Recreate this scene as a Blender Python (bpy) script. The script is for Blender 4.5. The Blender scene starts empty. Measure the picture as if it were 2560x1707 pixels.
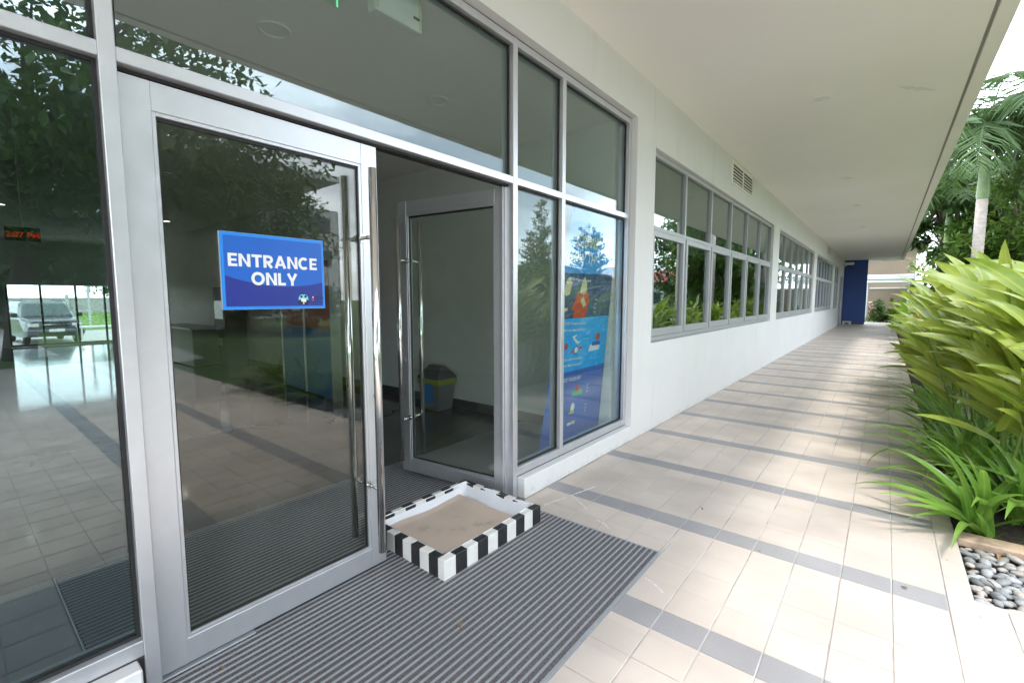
import bpy, bmesh, math, random
from mathutils import Vector, Matrix, Euler
R = math.radians
PI = math.pi
rnd = random.Random(7)
scene = bpy.context.scene
COL = scene.collection

# ------------------------------------------------------------------ camera
cam_d = bpy.data.cameras.new('camera')
cam = bpy.data.objects.new('camera', cam_d)
COL.objects.link(cam)
cam.location = (0, 0, 1.5)
YAW = math.atan2(936, math.hypot(1157, 107))
PITCH = math.atan2(107, 1157)
cam.rotation_euler = (PI / 2 - PITCH, 0, YAW)
cam_d.sensor_width = 36.0
cam_d.lens = 36.0 * 1157 / 2560
cam_d.clip_start = 0.02
cam_d.clip_end = 2000
scene.camera = cam

# ------------------------------------------------------------------ light, exposure
SUN_DIR = Vector((0.372, -0.22, 1.0)).normalized()      # towards the sun
SUN_EL = math.asin(SUN_DIR.z)
world = bpy.data.worlds.new('World')
scene.world = world
world.use_nodes = True
wn, wl = world.node_tree.nodes, world.node_tree.links
wn.clear()
w_out = wn.new('ShaderNodeOutputWorld')
w_sky = wn.new('ShaderNodeTexSky')
w_sky.sky_type = 'NISHITA'
w_sky.sun_disc = False
w_sky.sun_elevation = SUN_EL
w_sky.sun_rotation = math.atan2(SUN_DIR.x, SUN_DIR.y)
w_sky.air_density = 1.0
w_sky.dust_density = 1.5
w_bg = wn.new('ShaderNodeBackground')
w_bg.inputs['Strength'].default_value = 0.15
w_cl = wn.new('ShaderNodeBackground')
w_cl.inputs['Color'].default_value = (0.84, 0.92, 1.0, 1)
w_cl.inputs['Strength'].default_value = 4.6
w_tc = wn.new('ShaderNodeTexCoord')
w_mp = wn.new('ShaderNodeMapping')
w_mp.inputs['Scale'].default_value = (1.0, 1.0, 2.6)
w_nz = wn.new('ShaderNodeTexNoise')
w_nz.inputs['Scale'].default_value = 2.3
w_nz.inputs['Detail'].default_value = 7
w_nz.inputs['Roughness'].default_value = 0.58
w_rp = wn.new('ShaderNodeValToRGB')
w_rp.color_ramp.elements[0].position = 0.36
w_rp.color_ramp.elements[0].color = (0.22, 0.22, 0.22, 1)
w_rp.color_ramp.elements[1].position = 0.66
w_rp.color_ramp.elements[1].color = (0.95, 0.95, 0.95, 1)
w_mx = wn.new('ShaderNodeMixShader')
wl.new(w_tc.outputs['Generated'], w_mp.inputs['Vector'])
wl.new(w_mp.outputs['Vector'], w_nz.inputs['Vector'])
wl.new(w_nz.outputs['Fac'], w_rp.inputs['Fac'])
wl.new(w_rp.outputs['Color'], w_mx.inputs['Fac'])
w_sx = wn.new('ShaderNodeSeparateXYZ'); wl.new(w_tc.outputs['Generated'], w_sx.inputs[0])
w_mr = wn.new('ShaderNodeMapRange')            # hazy air: the cloud layer is paler and brighter low down
w_mr.inputs['From Min'].default_value = 0.0; w_mr.inputs['From Max'].default_value = 1.0
w_mr.inputs['To Min'].default_value = 5.6; w_mr.inputs['To Max'].default_value = 3.5
wl.new(w_sx.outputs['Z'], w_mr.inputs['Value']); wl.new(w_mr.outputs['Result'], w_cl.inputs['Strength'])
wl.new(w_sky.outputs['Color'], w_bg.inputs['Color'])
wl.new(w_bg.outputs['Background'], w_mx.inputs[1])
wl.new(w_cl.outputs['Background'], w_mx.inputs[2])
wl.new(w_mx.outputs['Shader'], w_out.inputs['Surface'])

sun_d = bpy.data.lights.new('sun', 'SUN')
sun_d.energy = 1.3
sun_d.angle = R(6.0)
sun_d.color = (1.0, 0.95, 0.87)
sun = bpy.data.objects.new('sun', sun_d)
COL.objects.link(sun)
sun.location = (20, 5, 40)
sun.rotation_euler = SUN_DIR.to_track_quat('Z', 'Y').to_euler()

vs = scene.view_settings
vs.view_transform = 'Standard'
vs.look = 'None'
vs.gamma = 1
vs.use_curve_mapping = False
vs.exposure = 0.88
cy = scene.cycles
cy.use_denoising = True
cy.max_bounces = 9
cy.diffuse_bounces = 5
cy.glossy_bounces = 5
cy.transmission_bounces = 6
cy.transparent_max_bounces = 24
cy.sample_clamp_indirect = 6
cy.caustics_reflective = False
cy.caustics_refractive = False
cy.use_adaptive_sampling = True
cy.adaptive_threshold = 0.015

# ------------------------------------------------------------------ node helpers
MATS = {}
def new_mat(name):
    m = bpy.data.materials.new(name)
    m.use_nodes = True
    MATS[name] = m
    nt = m.node_tree
    nt.nodes.clear()
    out = nt.nodes.new('ShaderNodeOutputMaterial')
    return m, nt.nodes, nt.links, out

def N(nodes, typ, **kw):
    n = nodes.new(typ)
    for k, v in kw.items():
        if k in n.inputs: n.inputs[k].default_value = v
        else: setattr(n, k, v)
    return n

def paint(name, col, rough=0.5, metal=0.0, var=0.06, scale=6.0, bump=0.0, bscale=60.0, spec=0.5, emit=None, estr=0.0, coat=0.0, objrand=0.0):
    """a plain coloured surface: base colour with faint uneven tone, uneven gloss and fine relief"""
    m, nn, ll, out = new_mat(name)
    b = N(nn, 'ShaderNodeBsdfPrincipled')
    b.inputs['Roughness'].default_value = rough
    b.inputs['Metallic'].default_value = metal
    b.inputs['Specular IOR Level'].default_value = spec
    b.inputs['Coat Weight'].default_value = coat
    geo = N(nn, 'ShaderNodeNewGeometry')
    nz = N(nn, 'ShaderNodeTexNoise'); nz.inputs['Scale'].default_value = scale; nz.inputs['Detail'].default_value = 5
    ll.new(geo.outputs['Position'], nz.inputs['Vector'])
    mr = N(nn, 'ShaderNodeMapRange'); mr.inputs['From Min'].default_value = 0.25; mr.inputs['From Max'].default_value = 0.75
    mr.inputs['To Min'].default_value = 1 - var; mr.inputs['To Max'].default_value = 1 + var
    ll.new(nz.outputs['Fac'], mr.inputs['Value'])
    val = mr.outputs['Result']
    if objrand:
        oi = N(nn, 'ShaderNodeObjectInfo')
        m2 = N(nn, 'ShaderNodeMapRange'); m2.inputs['To Min'].default_value = 1 - objrand; m2.inputs['To Max'].default_value = 1 + objrand
        ll.new(oi.outputs['Random'], m2.inputs['Value'])
        mm = N(nn, 'ShaderNodeMath'); mm.operation = 'MULTIPLY'
        ll.new(val, mm.inputs[0]); ll.new(m2.outputs['Result'], mm.inputs[1]); val = mm.outputs[0]
    vm = N(nn, 'ShaderNodeVectorMath'); vm.operation = 'SCALE'
    vm.inputs[0].default_value = col[:3]
    ll.new(val, vm.inputs['Scale'])
    ll.new(vm.outputs['Vector'], b.inputs['Base Color'])
    rr = N(nn, 'ShaderNodeMapRange'); rr.inputs['To Min'].default_value = max(0.0, rough - 0.06); rr.inputs['To Max'].default_value = min(1, rough + 0.06)
    ll.new(nz.outputs['Fac'], rr.inputs['Value']); ll.new(rr.outputs['Result'], b.inputs['Roughness'])
    if bump:
        n2 = N(nn, 'ShaderNodeTexNoise'); n2.inputs['Scale'].default_value = bscale; n2.inputs['Detail'].default_value = 4
        ll.new(geo.outputs['Position'], n2.inputs['Vector'])
        bp = N(nn, 'ShaderNodeBump'); bp.inputs['Strength'].default_value = bump; bp.inputs['Distance'].default_value = 0.01
        ll.new(n2.outputs['Fac'], bp.inputs['Height']); ll.new(bp.outputs['Normal'], b.inputs['Normal'])
    if emit:
        b.inputs['Emission Color'].default_value = (*emit, 1); b.inputs['Emission Strength'].default_value = estr
    ll.new(b.outputs['BSDF'], out.inputs['Surface'])
    return m

def glass(name, r0, tint, refl=(1, 1, 1), wave=0.0, smear=0.0):
    """thin pane: clear tinted body, mirror-like coating whose reflection grows towards grazing angles"""
    m, nn, ll, out = new_mat(name)
    lw = N(nn, 'ShaderNodeLayerWeight'); lw.inputs['Blend'].default_value = 0.5
    p = N(nn, 'ShaderNodeMath'); p.operation = 'POWER'; p.inputs[1].default_value = 5.0
    ll.new(lw.outputs['Facing'], p.inputs[0])
    a = N(nn, 'ShaderNodeMath'); a.operation = 'MULTIPLY_ADD'; a.inputs[1].default_value = 1 - r0; a.inputs[2].default_value = r0
    ll.new(p.outputs[0], a.inputs[0])
    t = N(nn, 'ShaderNodeBsdfTransparent'); t.inputs['Color'].default_value = (*tint, 1)
    g = N(nn, 'ShaderNodeBsdfGlossy'); g.inputs['Color'].default_value = (*refl, 1); g.inputs['Roughness'].default_value = 0.0
    if wave:
        geo = N(nn, 'ShaderNodeNewGeometry')
        nz = N(nn, 'ShaderNodeTexNoise'); nz.inputs['Scale'].default_value = 1.6; nz.inputs['Detail'].default_value = 1
        ll.new(geo.outputs['Position'], nz.inputs['Vector'])
        bp = N(nn, 'ShaderNodeBump'); bp.inputs['Strength'].default_value = wave; bp.inputs['Distance'].default_value = 0.02
        ll.new(nz.outputs['Fac'], bp.inputs['Height']); ll.new(bp.outputs['Normal'], g.inputs['Normal'])
    mx = N(nn, 'ShaderNodeMixShader')
    ll.new(a.outputs[0], mx.inputs['Fac']); ll.new(t.outputs['BSDF'], mx.inputs[1]); ll.new(g.outputs['BSDF'], mx.inputs[2])
    last = mx
    if smear:
        geo2 = N(nn, 'ShaderNodeNewGeometry')
        n3 = N(nn, 'ShaderNodeTexNoise'); n3.inputs['Scale'].default_value = 3.5; n3.inputs['Detail'].default_value = 6; n3.inputs['Roughness'].default_value = 0.65
        ll.new(geo2.outputs['Position'], n3.inputs['Vector'])
        r3 = N(nn, 'ShaderNodeMapRange'); r3.inputs['From Min'].default_value = 0.45; r3.inputs['From Max'].default_value = 0.8; r3.inputs['To Max'].default_value = smear
        ll.new(n3.outputs['Fac'], r3.inputs['Value'])
        df = N(nn, 'ShaderNodeBsdfDiffuse'); df.inputs['Color'].default_value = (0.6, 0.6, 0.58, 1)
        m3 = N(nn, 'ShaderNodeMixShader')
        ll.new(r3.outputs['Result'], m3.inputs['Fac']); ll.new(mx.outputs['Shader'], m3.inputs[1]); ll.new(df.outputs['BSDF'], m3.inputs[2])
        last = m3
    ll.new(last.outputs['Shader'], out.inputs['Surface'])
    return m

def foliage(name, c1, c2, trans=0.35, rough=0.42, spec=0.4, use_obj=True, nscale=3.0, vein=False):
    """leaf: two greens mixed per leaf / per clump, light glowing through the blade"""
    m, nn, ll, out = new_mat(name)
    geo = N(nn, 'ShaderNodeNewGeometry')
    nz = N(nn, 'ShaderNodeTexNoise'); nz.inputs['Scale'].default_value = nscale; nz.inputs['Detail'].default_value = 3
    ll.new(geo.outputs['Position'], nz.inputs['Vector'])
    mr = N(nn, 'ShaderNodeMapRange'); mr.inputs['From Min'].default_value = 0.3; mr.inputs['From Max'].default_value = 0.7
    ll.new(nz.outputs['Fac'], mr.inputs['Value'])
    rn = N(nn, 'ShaderNodeObjectInfo') if use_obj else geo
    ad = N(nn, 'ShaderNodeMath'); ad.operation = 'MULTIPLY_ADD'; ad.inputs[1].default_value = 0.55; ad.inputs[2].default_value = 0.0
    ll.new(rn.outputs['Random' if use_obj else 'Random Per Island'], ad.inputs[0])
    ad2 = N(nn, 'ShaderNodeMath'); ad2.operation = 'MULTIPLY_ADD'; ad2.inputs[1].default_value = 0.45
    ll.new(mr.outputs['Result'], ad2.inputs[0]); ll.new(ad.outputs[0], ad2.inputs[2])
    mix = N(nn, 'ShaderNodeMix'); mix.data_type = 'RGBA'
    mix.inputs['A'].default_value = (*c1, 1); mix.inputs['B'].default_value = (*c2, 1)
    ll.new(ad2.outputs[0], mix.inputs['Factor'])
    b = N(nn, 'ShaderNodeBsdfPrincipled'); b.inputs['Roughness'].default_value = rough; b.inputs['Specular IOR Level'].default_value = spec
    if vein:
        def mt(op, a, b_=None, c_=None):
            n = N(nn, 'ShaderNodeMath'); n.operation = op; n.use_clamp = op == 'MULTIPLY_ADD'
            for i, v in enumerate((a, b_, c_)):
                if v is None: continue
                if isinstance(v, (int, float)): n.inputs[i].default_value = v
                else: ll.new(v, n.inputs[i])
            return n.outputs[0]
        ar = N(nn, 'ShaderNodeAttribute'); ar.attribute_name = 'rib'; al = N(nn, 'ShaderNodeAttribute'); al.attribute_name = 'along'
        rib = mt('POWER', ar.outputs['Fac'], 9.0)
        lines = mt('MULTIPLY_ADD', mt('SINE', mt('ADD', mt('MULTIPLY', al.outputs['Fac'], 210.0), mt('MULTIPLY', ar.outputs['Fac'], 30.0))), .5, .5)
        m1 = N(nn, 'ShaderNodeMix'); m1.data_type = 'RGBA'; m1.inputs['B'].default_value = (c2[0]*1.25, c2[1]*1.15, c2[2]*1.4, 1)
        ll.new(mix.outputs['Result'], m1.inputs['A']); ll.new(mt('ADD', mt('MULTIPLY', rib, .7), mt('MULTIPLY', lines, .10)), m1.inputs['Factor'])
        # browned tips on some blades
        tipn = mt('ADD', al.outputs['Fac'], mt('ADD', mt('MULTIPLY', rn.outputs['Random' if use_obj else 'Random Per Island'], .16), mt('MULTIPLY', nz.outputs['Fac'], .06)))
        m2_ = N(nn, 'ShaderNodeMix'); m2_.data_type = 'RGBA'; m2_.inputs['B'].default_value = (.30, .19, .07, 1)
        ll.new(m1.outputs['Result'], m2_.inputs['A']); ll.new(mt('MULTIPLY_ADD', tipn, 14.0, -15.2), m2_.inputs['Factor'])
        mix = m2_
    ll.new(mix.outputs['Result'], b.inputs['Base Color'])
    tr = N(nn, 'ShaderNodeBsdfTranslucent')
    hs = N(nn, 'ShaderNodeHueSaturation'); hs.inputs['Value'].default_value = 1.5; hs.inputs['Saturation'].default_value = 0.98; hs.inputs['Hue'].default_value = 0.485
    ll.new(mix.outputs['Result'], hs.inputs['Color']); ll.new(hs.outputs['Color'], tr.inputs['Color'])
    mx = N(nn, 'ShaderNodeMixShader'); mx.inputs['Fac'].default_value = trans
    ll.new(b.outputs['BSDF'], mx.inputs[1]); ll.new(tr.outputs['BSDF'], mx.inputs[2])
    ll.new(mx.outputs['Shader'], out.inputs['Surface'])
    return m

# ------------------------------------------------------------------ materials
TX, TY0, TPY = 0.2158, 2.105, 1.016       # tile pitch across, a stripe's far edge, stripe period along the walk
def tile_mat(name, cA, cB, speck, rough=0.62):
    """sandy porcelain tile: tone differs band by band and tile by tile; fine speckle, scuffs and dull stains"""
    m, nn, ll, out = new_mat(name)
    geo = N(nn, 'ShaderNodeNewGeometry')
    sp = N(nn, 'ShaderNodeSeparateXYZ'); ll.new(geo.outputs['Position'], sp.inputs[0])
    def math2(op, a, b=None, c=None):
        n = N(nn, 'ShaderNodeMath'); n.operation = op
        for i, v in enumerate((a, b, c)):
            if v is None: continue
            if isinstance(v, (int, float)): n.inputs[i].default_value = v
            else: ll.new(v, n.inputs[i])
        return n.outputs[0]
    bandf = math2('FLOOR', math2('DIVIDE', math2('SUBTRACT', sp.outputs['Y'], TY0), TPY))
    col = math2('FLOOR', math2('DIVIDE', math2('SUBTRACT', sp.outputs['X'], 0.324), TX))
    row = math2('FLOOR', math2('DIVIDE', math2('SUBTRACT', sp.outputs['Y'], TY0), 0.214))
    cb = N(nn, 'ShaderNodeCombineXYZ'); ll.new(col, cb.inputs[0]); ll.new(row, cb.inputs[1])
    wnz = N(nn, 'ShaderNodeTexWhiteNoise'); wnz.noise_dimensions = '3D'; ll.new(cb.outputs[0], wnz.inputs['Vector'])
    wn1 = N(nn, 'ShaderNodeTexWhiteNoise'); wn1.noise_dimensions = '1D'; ll.new(bandf, wn1.inputs['W'])
    n1 = N(nn, 'ShaderNodeTexNoise'); n1.inputs['Scale'].default_value = 2.2; n1.inputs['Detail'].default_value = 6
    ll.new(geo.outputs['Position'], n1.inputs['Vector'])
    f = math2('ADD', math2('MULTIPLY', wn1.outputs['Value'], 0.6), math2('MULTIPLY', wnz.outputs['Value'], 0.4))
    mix = N(nn, 'ShaderNodeMix'); mix.data_type = 'RGBA'
    mix.inputs['A'].default_value = (*cA, 1); mix.inputs['B'].default_value = (*cB, 1)
    ll.new(f, mix.inputs['Factor'])
    n2 = N(nn, 'ShaderNodeTexNoise'); n2.inputs['Scale'].default_value = 260; n2.inputs['Detail'].default_value = 2
    ll.new(geo.outputs['Position'], n2.inputs['Vector'])
    s = math2('MULTIPLY_ADD', math2('SUBTRACT', n2.outputs['Fac'], 0.5), speck, 1.0)
    s2 = math2('MULTIPLY_ADD', math2('SUBTRACT', n1.outputs['Fac'], 0.5), 0.55, 1.0)
    vm = N(nn, 'ShaderNodeVectorMath'); vm.operation = 'SCALE'
    ll.new(mix.outputs['Result'], vm.inputs[0]); ll.new(math2('MULTIPLY', s, s2), vm.inputs['Scale'])
    # small dark spots of dirt
    vo = N(nn, 'ShaderNodeTexVoronoi'); vo.inputs['Scale'].default_value = 3.1; vo.inputs['Randomness'].default_value = 1
    ll.new(geo.outputs['Position'], vo.inputs['Vector'])
    spot = N(nn, 'ShaderNodeMapRange'); spot.inputs['From Min'].default_value = 0.02; spot.inputs['From Max'].default_value = 0.035; spot.inputs['To Min'].default_value = 0.6; spot.inputs['To Max'].default_value = 1.0
    ll.new(vo.outputs['Distance'], spot.inputs['Value'])
    # chalky scuffs
    n4 = N(nn, 'ShaderNodeTexNoise'); n4.inputs['Scale'].default_value = 9; n4.inputs['Detail'].default_value = 8; n4.inputs['Roughness'].default_value = 0.72
    ll.new(geo.outputs['Position'], n4.inputs['Vector'])
    sc = N(nn, 'ShaderNodeMapRange'); sc.inputs['From Min'].default_value = 0.66; sc.inputs['From Max'].default_value = 0.78; sc.inputs['To Max'].default_value = 0.5
    ll.new(n4.outputs['Fac'], sc.inputs['Value'])
    vm2 = N(nn, 'ShaderNodeVectorMath'); vm2.operation = 'SCALE'; ll.new(vm.outputs['Vector'], vm2.inputs[0]); ll.new(spot.outputs['Result'], vm2.inputs['Scale'])
    mx2 = N(nn, 'ShaderNodeMix'); mx2.data_type = 'RGBA'; mx2.inputs['B'].default_value = (0.74, 0.74, 0.75, 1)
    ll.new(sc.outputs['Result'], mx2.inputs['Factor']); ll.new(vm2.outputs['Vector'], mx2.inputs['A'])
    b = N(nn, 'ShaderNodeBsdfPrincipled'); b.inputs['Roughness'].default_value = rough; b.inputs['Specular IOR Level'].default_value = 0.35
    ll.new(mx2.outputs['Result'], b.inputs['Base Color'])
    bp = N(nn, 'ShaderNodeBump'); bp.inputs['Strength'].default_value = 0.12; bp.inputs['Distance'].default_value = 0.003
    ll.new(n2.outputs['Fac'], bp.inputs['Height']); ll.new(bp.outputs['Normal'], b.inputs['Normal'])
    ll.new(b.outputs['BSDF'], out.inputs['Surface'])
    return m

M_tile = tile_mat('tile_sand', (0.51, 0.445, 0.40), (0.635, 0.545, 0.48), 0.28)
M_stripe = tile_mat('tile_grey', (0.30, 0.29, 0.30), (0.33, 0.32, 0.325), 0.5)
M_grout = paint('grout', (0.44, 0.42, 0.40), 0.85, var=0.38, scale=5)
M_wall = paint('white_render', (0.78, 0.775, 0.77), 0.6, var=0.03, scale=1.3, bump=0.06, bscale=120)
M_soffit = paint('soffit_paint', (0.92, 0.885, 0.85), 0.7, var=0.025, scale=0.9)
M_wallin = paint('lobby_paint', (0.86, 0.86, 0.84), 0.6, var=0.03)
M_alu = paint('aluminium', (0.66, 0.67, 0.70), 0.38, metal=0.72, var=0.04, scale=14, bump=0.01, bscale=300)
M_aluw = paint('window_aluminium', (0.42, 0.435, 0.445), 0.42, metal=0.15, var=0.04, scale=10)
M_chrome = paint('polished_steel', (0.80, 0.79, 0.77), 0.10, metal=1.0, var=0.03, scale=40)
M_gasket = paint('black_gasket', (0.018, 0.017, 0.017), 0.55)
M_sealant = paint('dark_sealant', (0.05, 0.045, 0.042), 0.7, var=0.3, scale=40)
G_fixed3 = glass('transom_glass', 0.088, (0.84, 0.90, 0.88), (0.90, 0.97, 1.0), wave=0.02)
G_fixed2 = glass('solar_glass', 0.14, (0.66, 0.73, 0.72), (0.86, 0.96, 1.0), wave=0.02)
G_fixed = glass('fixed_glass', 0.07, (0.90, 0.95, 0.93), (0.88, 0.97, 1.0), wave=0.02)
G_door = glass('door_glass', 0.062, (0.88, 0.91, 0.88), (1.0, 0.98, 0.94), wave=0.02, smear=0.03)
G_win = glass('window_glass', 0.20, (0.62, 0.68, 0.66), (0.92, 0.99, 1.0), wave=0.012)
G_far = glass('far_glass', 0.05, (0.93, 0.96, 0.95))
M_matfab = paint('mat_fibre', (0.155, 0.142, 0.146), 0.95, var=0.75, scale=190, bump=0.6, bscale=400, spec=0.1)
M_matrail = paint('mat_rail', (0.44, 0.455, 0.48), 0.42, metal=0.3, var=0.1, scale=30)
M_black = paint('black_paint', (0.022, 0.022, 0.024), 0.45, var=0.5, scale=30, bump=0.15, bscale=90)
M_white = paint('chipped_white_paint', (0.78, 0.76, 0.72), 0.5, var=0.08, scale=18, bump=0.12, bscale=70)
M_liner = paint('white_vinyl', (0.78, 0.79, 0.83), 0.3, var=0.05, scale=7, bump=0.25, bscale=14)
M_blue = paint('navy_paint', (0.022, 0.07, 0.31), 0.5, var=0.08, scale=3)
M_white_plain = paint('white_plastic', (0.78, 0.78, 0.76), 0.4, var=0.02)
M_soil = paint('soil', (0.045, 0.032, 0.024), 0.95, var=0.6, scale=25, bump=1.0, bscale=60)
M_stone = paint('sandstone', (0.50, 0.36, 0.26), 0.85, var=0.25, scale=14, bump=0.4, bscale=50)
M_lawn = paint('grass_sheet', (0.075, 0.13, 0.028), 0.9, var=0.45, scale=3.5, bump=1.0, bscale=90)
M_concrete = paint('pale_concrete', (0.50, 0.48, 0.45), 0.8, var=0.15, scale=2, bump=0.1)
M_darkin = paint('dark_room', (0.10, 0.10, 0.10), 0.8)
M_floorin = paint('polished_floor', (0.11, 0.106, 0.10), 0.08, var=0.12, scale=3, bump=.02, bscale=5, spec=.25)
M_base = paint('grey_skirting', (0.10, 0.105, 0.11), 0.5)
M_bark = paint('bark', (0.10, 0.075, 0.055), 0.9, var=0.45, scale=12, bump=0.8, bscale=25)
M_palmtrunk = None
L_heli = foliage('heliconia_leaf', (0.13, 0.24, 0.02), (0.40, 0.47, 0.085), 0.38, 0.36, 0.5, vein=True, nscale=9.0)
L_heli2 = foliage('heliconia_mass', (0.08, 0.18, 0.015), (0.28, 0.38, 0.05), 0.38, 0.4, 0.5, use_obj=False)
L_lily = foliage('lily_leaf', (0.085, 0.22, 0.022), (0.22, 0.38, 0.07), 0.33, 0.34, 0.5, vein=True, nscale=8.0)
L_tree = foliage('tree_leaf', (0.028, 0.075, 0.012), (0.075, 0.15, 0.03), 0.3, 0.45, 0.4, use_obj=False, nscale=0.8)
L_tree2 = foliage('tree_leaf_bright', (0.05, 0.12, 0.018), (0.14, 0.23, 0.04), 0.35, 0.45, 0.4, use_obj=False, nscale=0.8)
L_palm = foliage('palm_leaf', (0.035, 0.085, 0.02), (0.09, 0.16, 0.045), 0.3, 0.4, 0.5, use_obj=False, nscale=1.0)
L_hedge = foliage('hedge_leaf', (0.07, 0.12, 0.015), (0.26, 0.16, 0.03), 0.3, 0.5, 0.3, use_obj=False, nscale=2.0)
L_conif = foliage('conifer_leaf', (0.10, 0.15, 0.05), (0.22, 0.27, 0.10), 0.25, 0.5, 0.3, use_obj=False, nscale=1.0)
M_flower = paint('orange_bract', (0.85, 0.30, 0.02), 0.45, var=0.15, scale=30)
M_stemg = paint('green_stem', (0.14, 0.22, 0.04), 0.5, var=0.2)

def weather(m, amt=0.10):
    """thin rain streaks and patchy repainting over a painted wall"""
    nn, ll = m.node_tree.nodes, m.node_tree.links
    b = next(n for n in nn if n.type == 'BSDF_PRINCIPLED'); src = b.inputs['Base Color'].links[0].from_socket
    geo = N(nn, 'ShaderNodeNewGeometry'); mp = N(nn, 'ShaderNodeMapping'); mp.inputs['Scale'].default_value = (9, 9, .5)
    n1 = N(nn, 'ShaderNodeTexNoise'); n1.inputs['Scale'].default_value = 1.0; n1.inputs['Detail'].default_value = 6; n1.inputs['Roughness'].default_value = .65
    ll.new(geo.outputs['Position'], mp.inputs['Vector']); ll.new(mp.outputs['Vector'], n1.inputs['Vector'])
    r = N(nn, 'ShaderNodeMapRange'); r.inputs['From Min'].default_value = .56; r.inputs['From Max'].default_value = .78; r.inputs['To Max'].default_value = amt*2.2
    ll.new(n1.outputs['Fac'], r.inputs['Value'])
    mx = N(nn, 'ShaderNodeMix'); mx.data_type = 'RGBA'; mx.inputs['B'].default_value = (.50, .49, .44, 1)
    ll.new(r.outputs['Result'], mx.inputs['Factor']); ll.new(src, mx.inputs['A']); ll.new(mx.outputs['Result'], b.inputs['Base Color'])
weather(M_wall, .11)
def splash(m):
    """scattered mud splashes that reach a hand's breadth above the paving"""
    nn, ll = m.node_tree.nodes, m.node_tree.links
    b = next(n for n in nn if n.type == 'BSDF_PRINCIPLED'); src = b.inputs['Base Color'].links[0].from_socket
    geo = N(nn, 'ShaderNodeNewGeometry'); sp = N(nn, 'ShaderNodeSeparateXYZ'); ll.new(geo.outputs['Position'], sp.inputs[0])
    n1 = N(nn, 'ShaderNodeTexNoise'); n1.inputs['Scale'].default_value = 16; n1.inputs['Detail'].default_value = 8; n1.inputs['Roughness'].default_value = .75
    ll.new(geo.outputs['Position'], n1.inputs['Vector'])
    h = N(nn, 'ShaderNodeMapRange'); h.inputs['From Min'].default_value = 0.0; h.inputs['From Max'].default_value = .16; h.inputs['To Min'].default_value = .13; h.inputs['To Max'].default_value = -.12
    ll.new(sp.outputs['Z'], h.inputs['Value'])
    a = N(nn, 'ShaderNodeMath'); a.operation = 'ADD'; ll.new(n1.outputs['Fac'], a.inputs[0]); ll.new(h.outputs['Result'], a.inputs[1])
    r = N(nn, 'ShaderNodeMapRange'); r.inputs['From Min'].default_value = .58; r.inputs['From Max'].default_value = .78; r.inputs['To Max'].default_value = .42
    ll.new(a.outputs[0], r.inputs['Value'])
    mx = N(nn, 'ShaderNodeMix'); mx.data_type = 'RGBA'; mx.inputs['B'].default_value = (.36, .31, .25, 1)
    ll.new(r.outputs['Result'], mx.inputs['Factor']); ll.new(src, mx.inputs['A']); ll.new(mx.outputs['Result'], b.inputs['Base Color'])
splash(M_wall)

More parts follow.
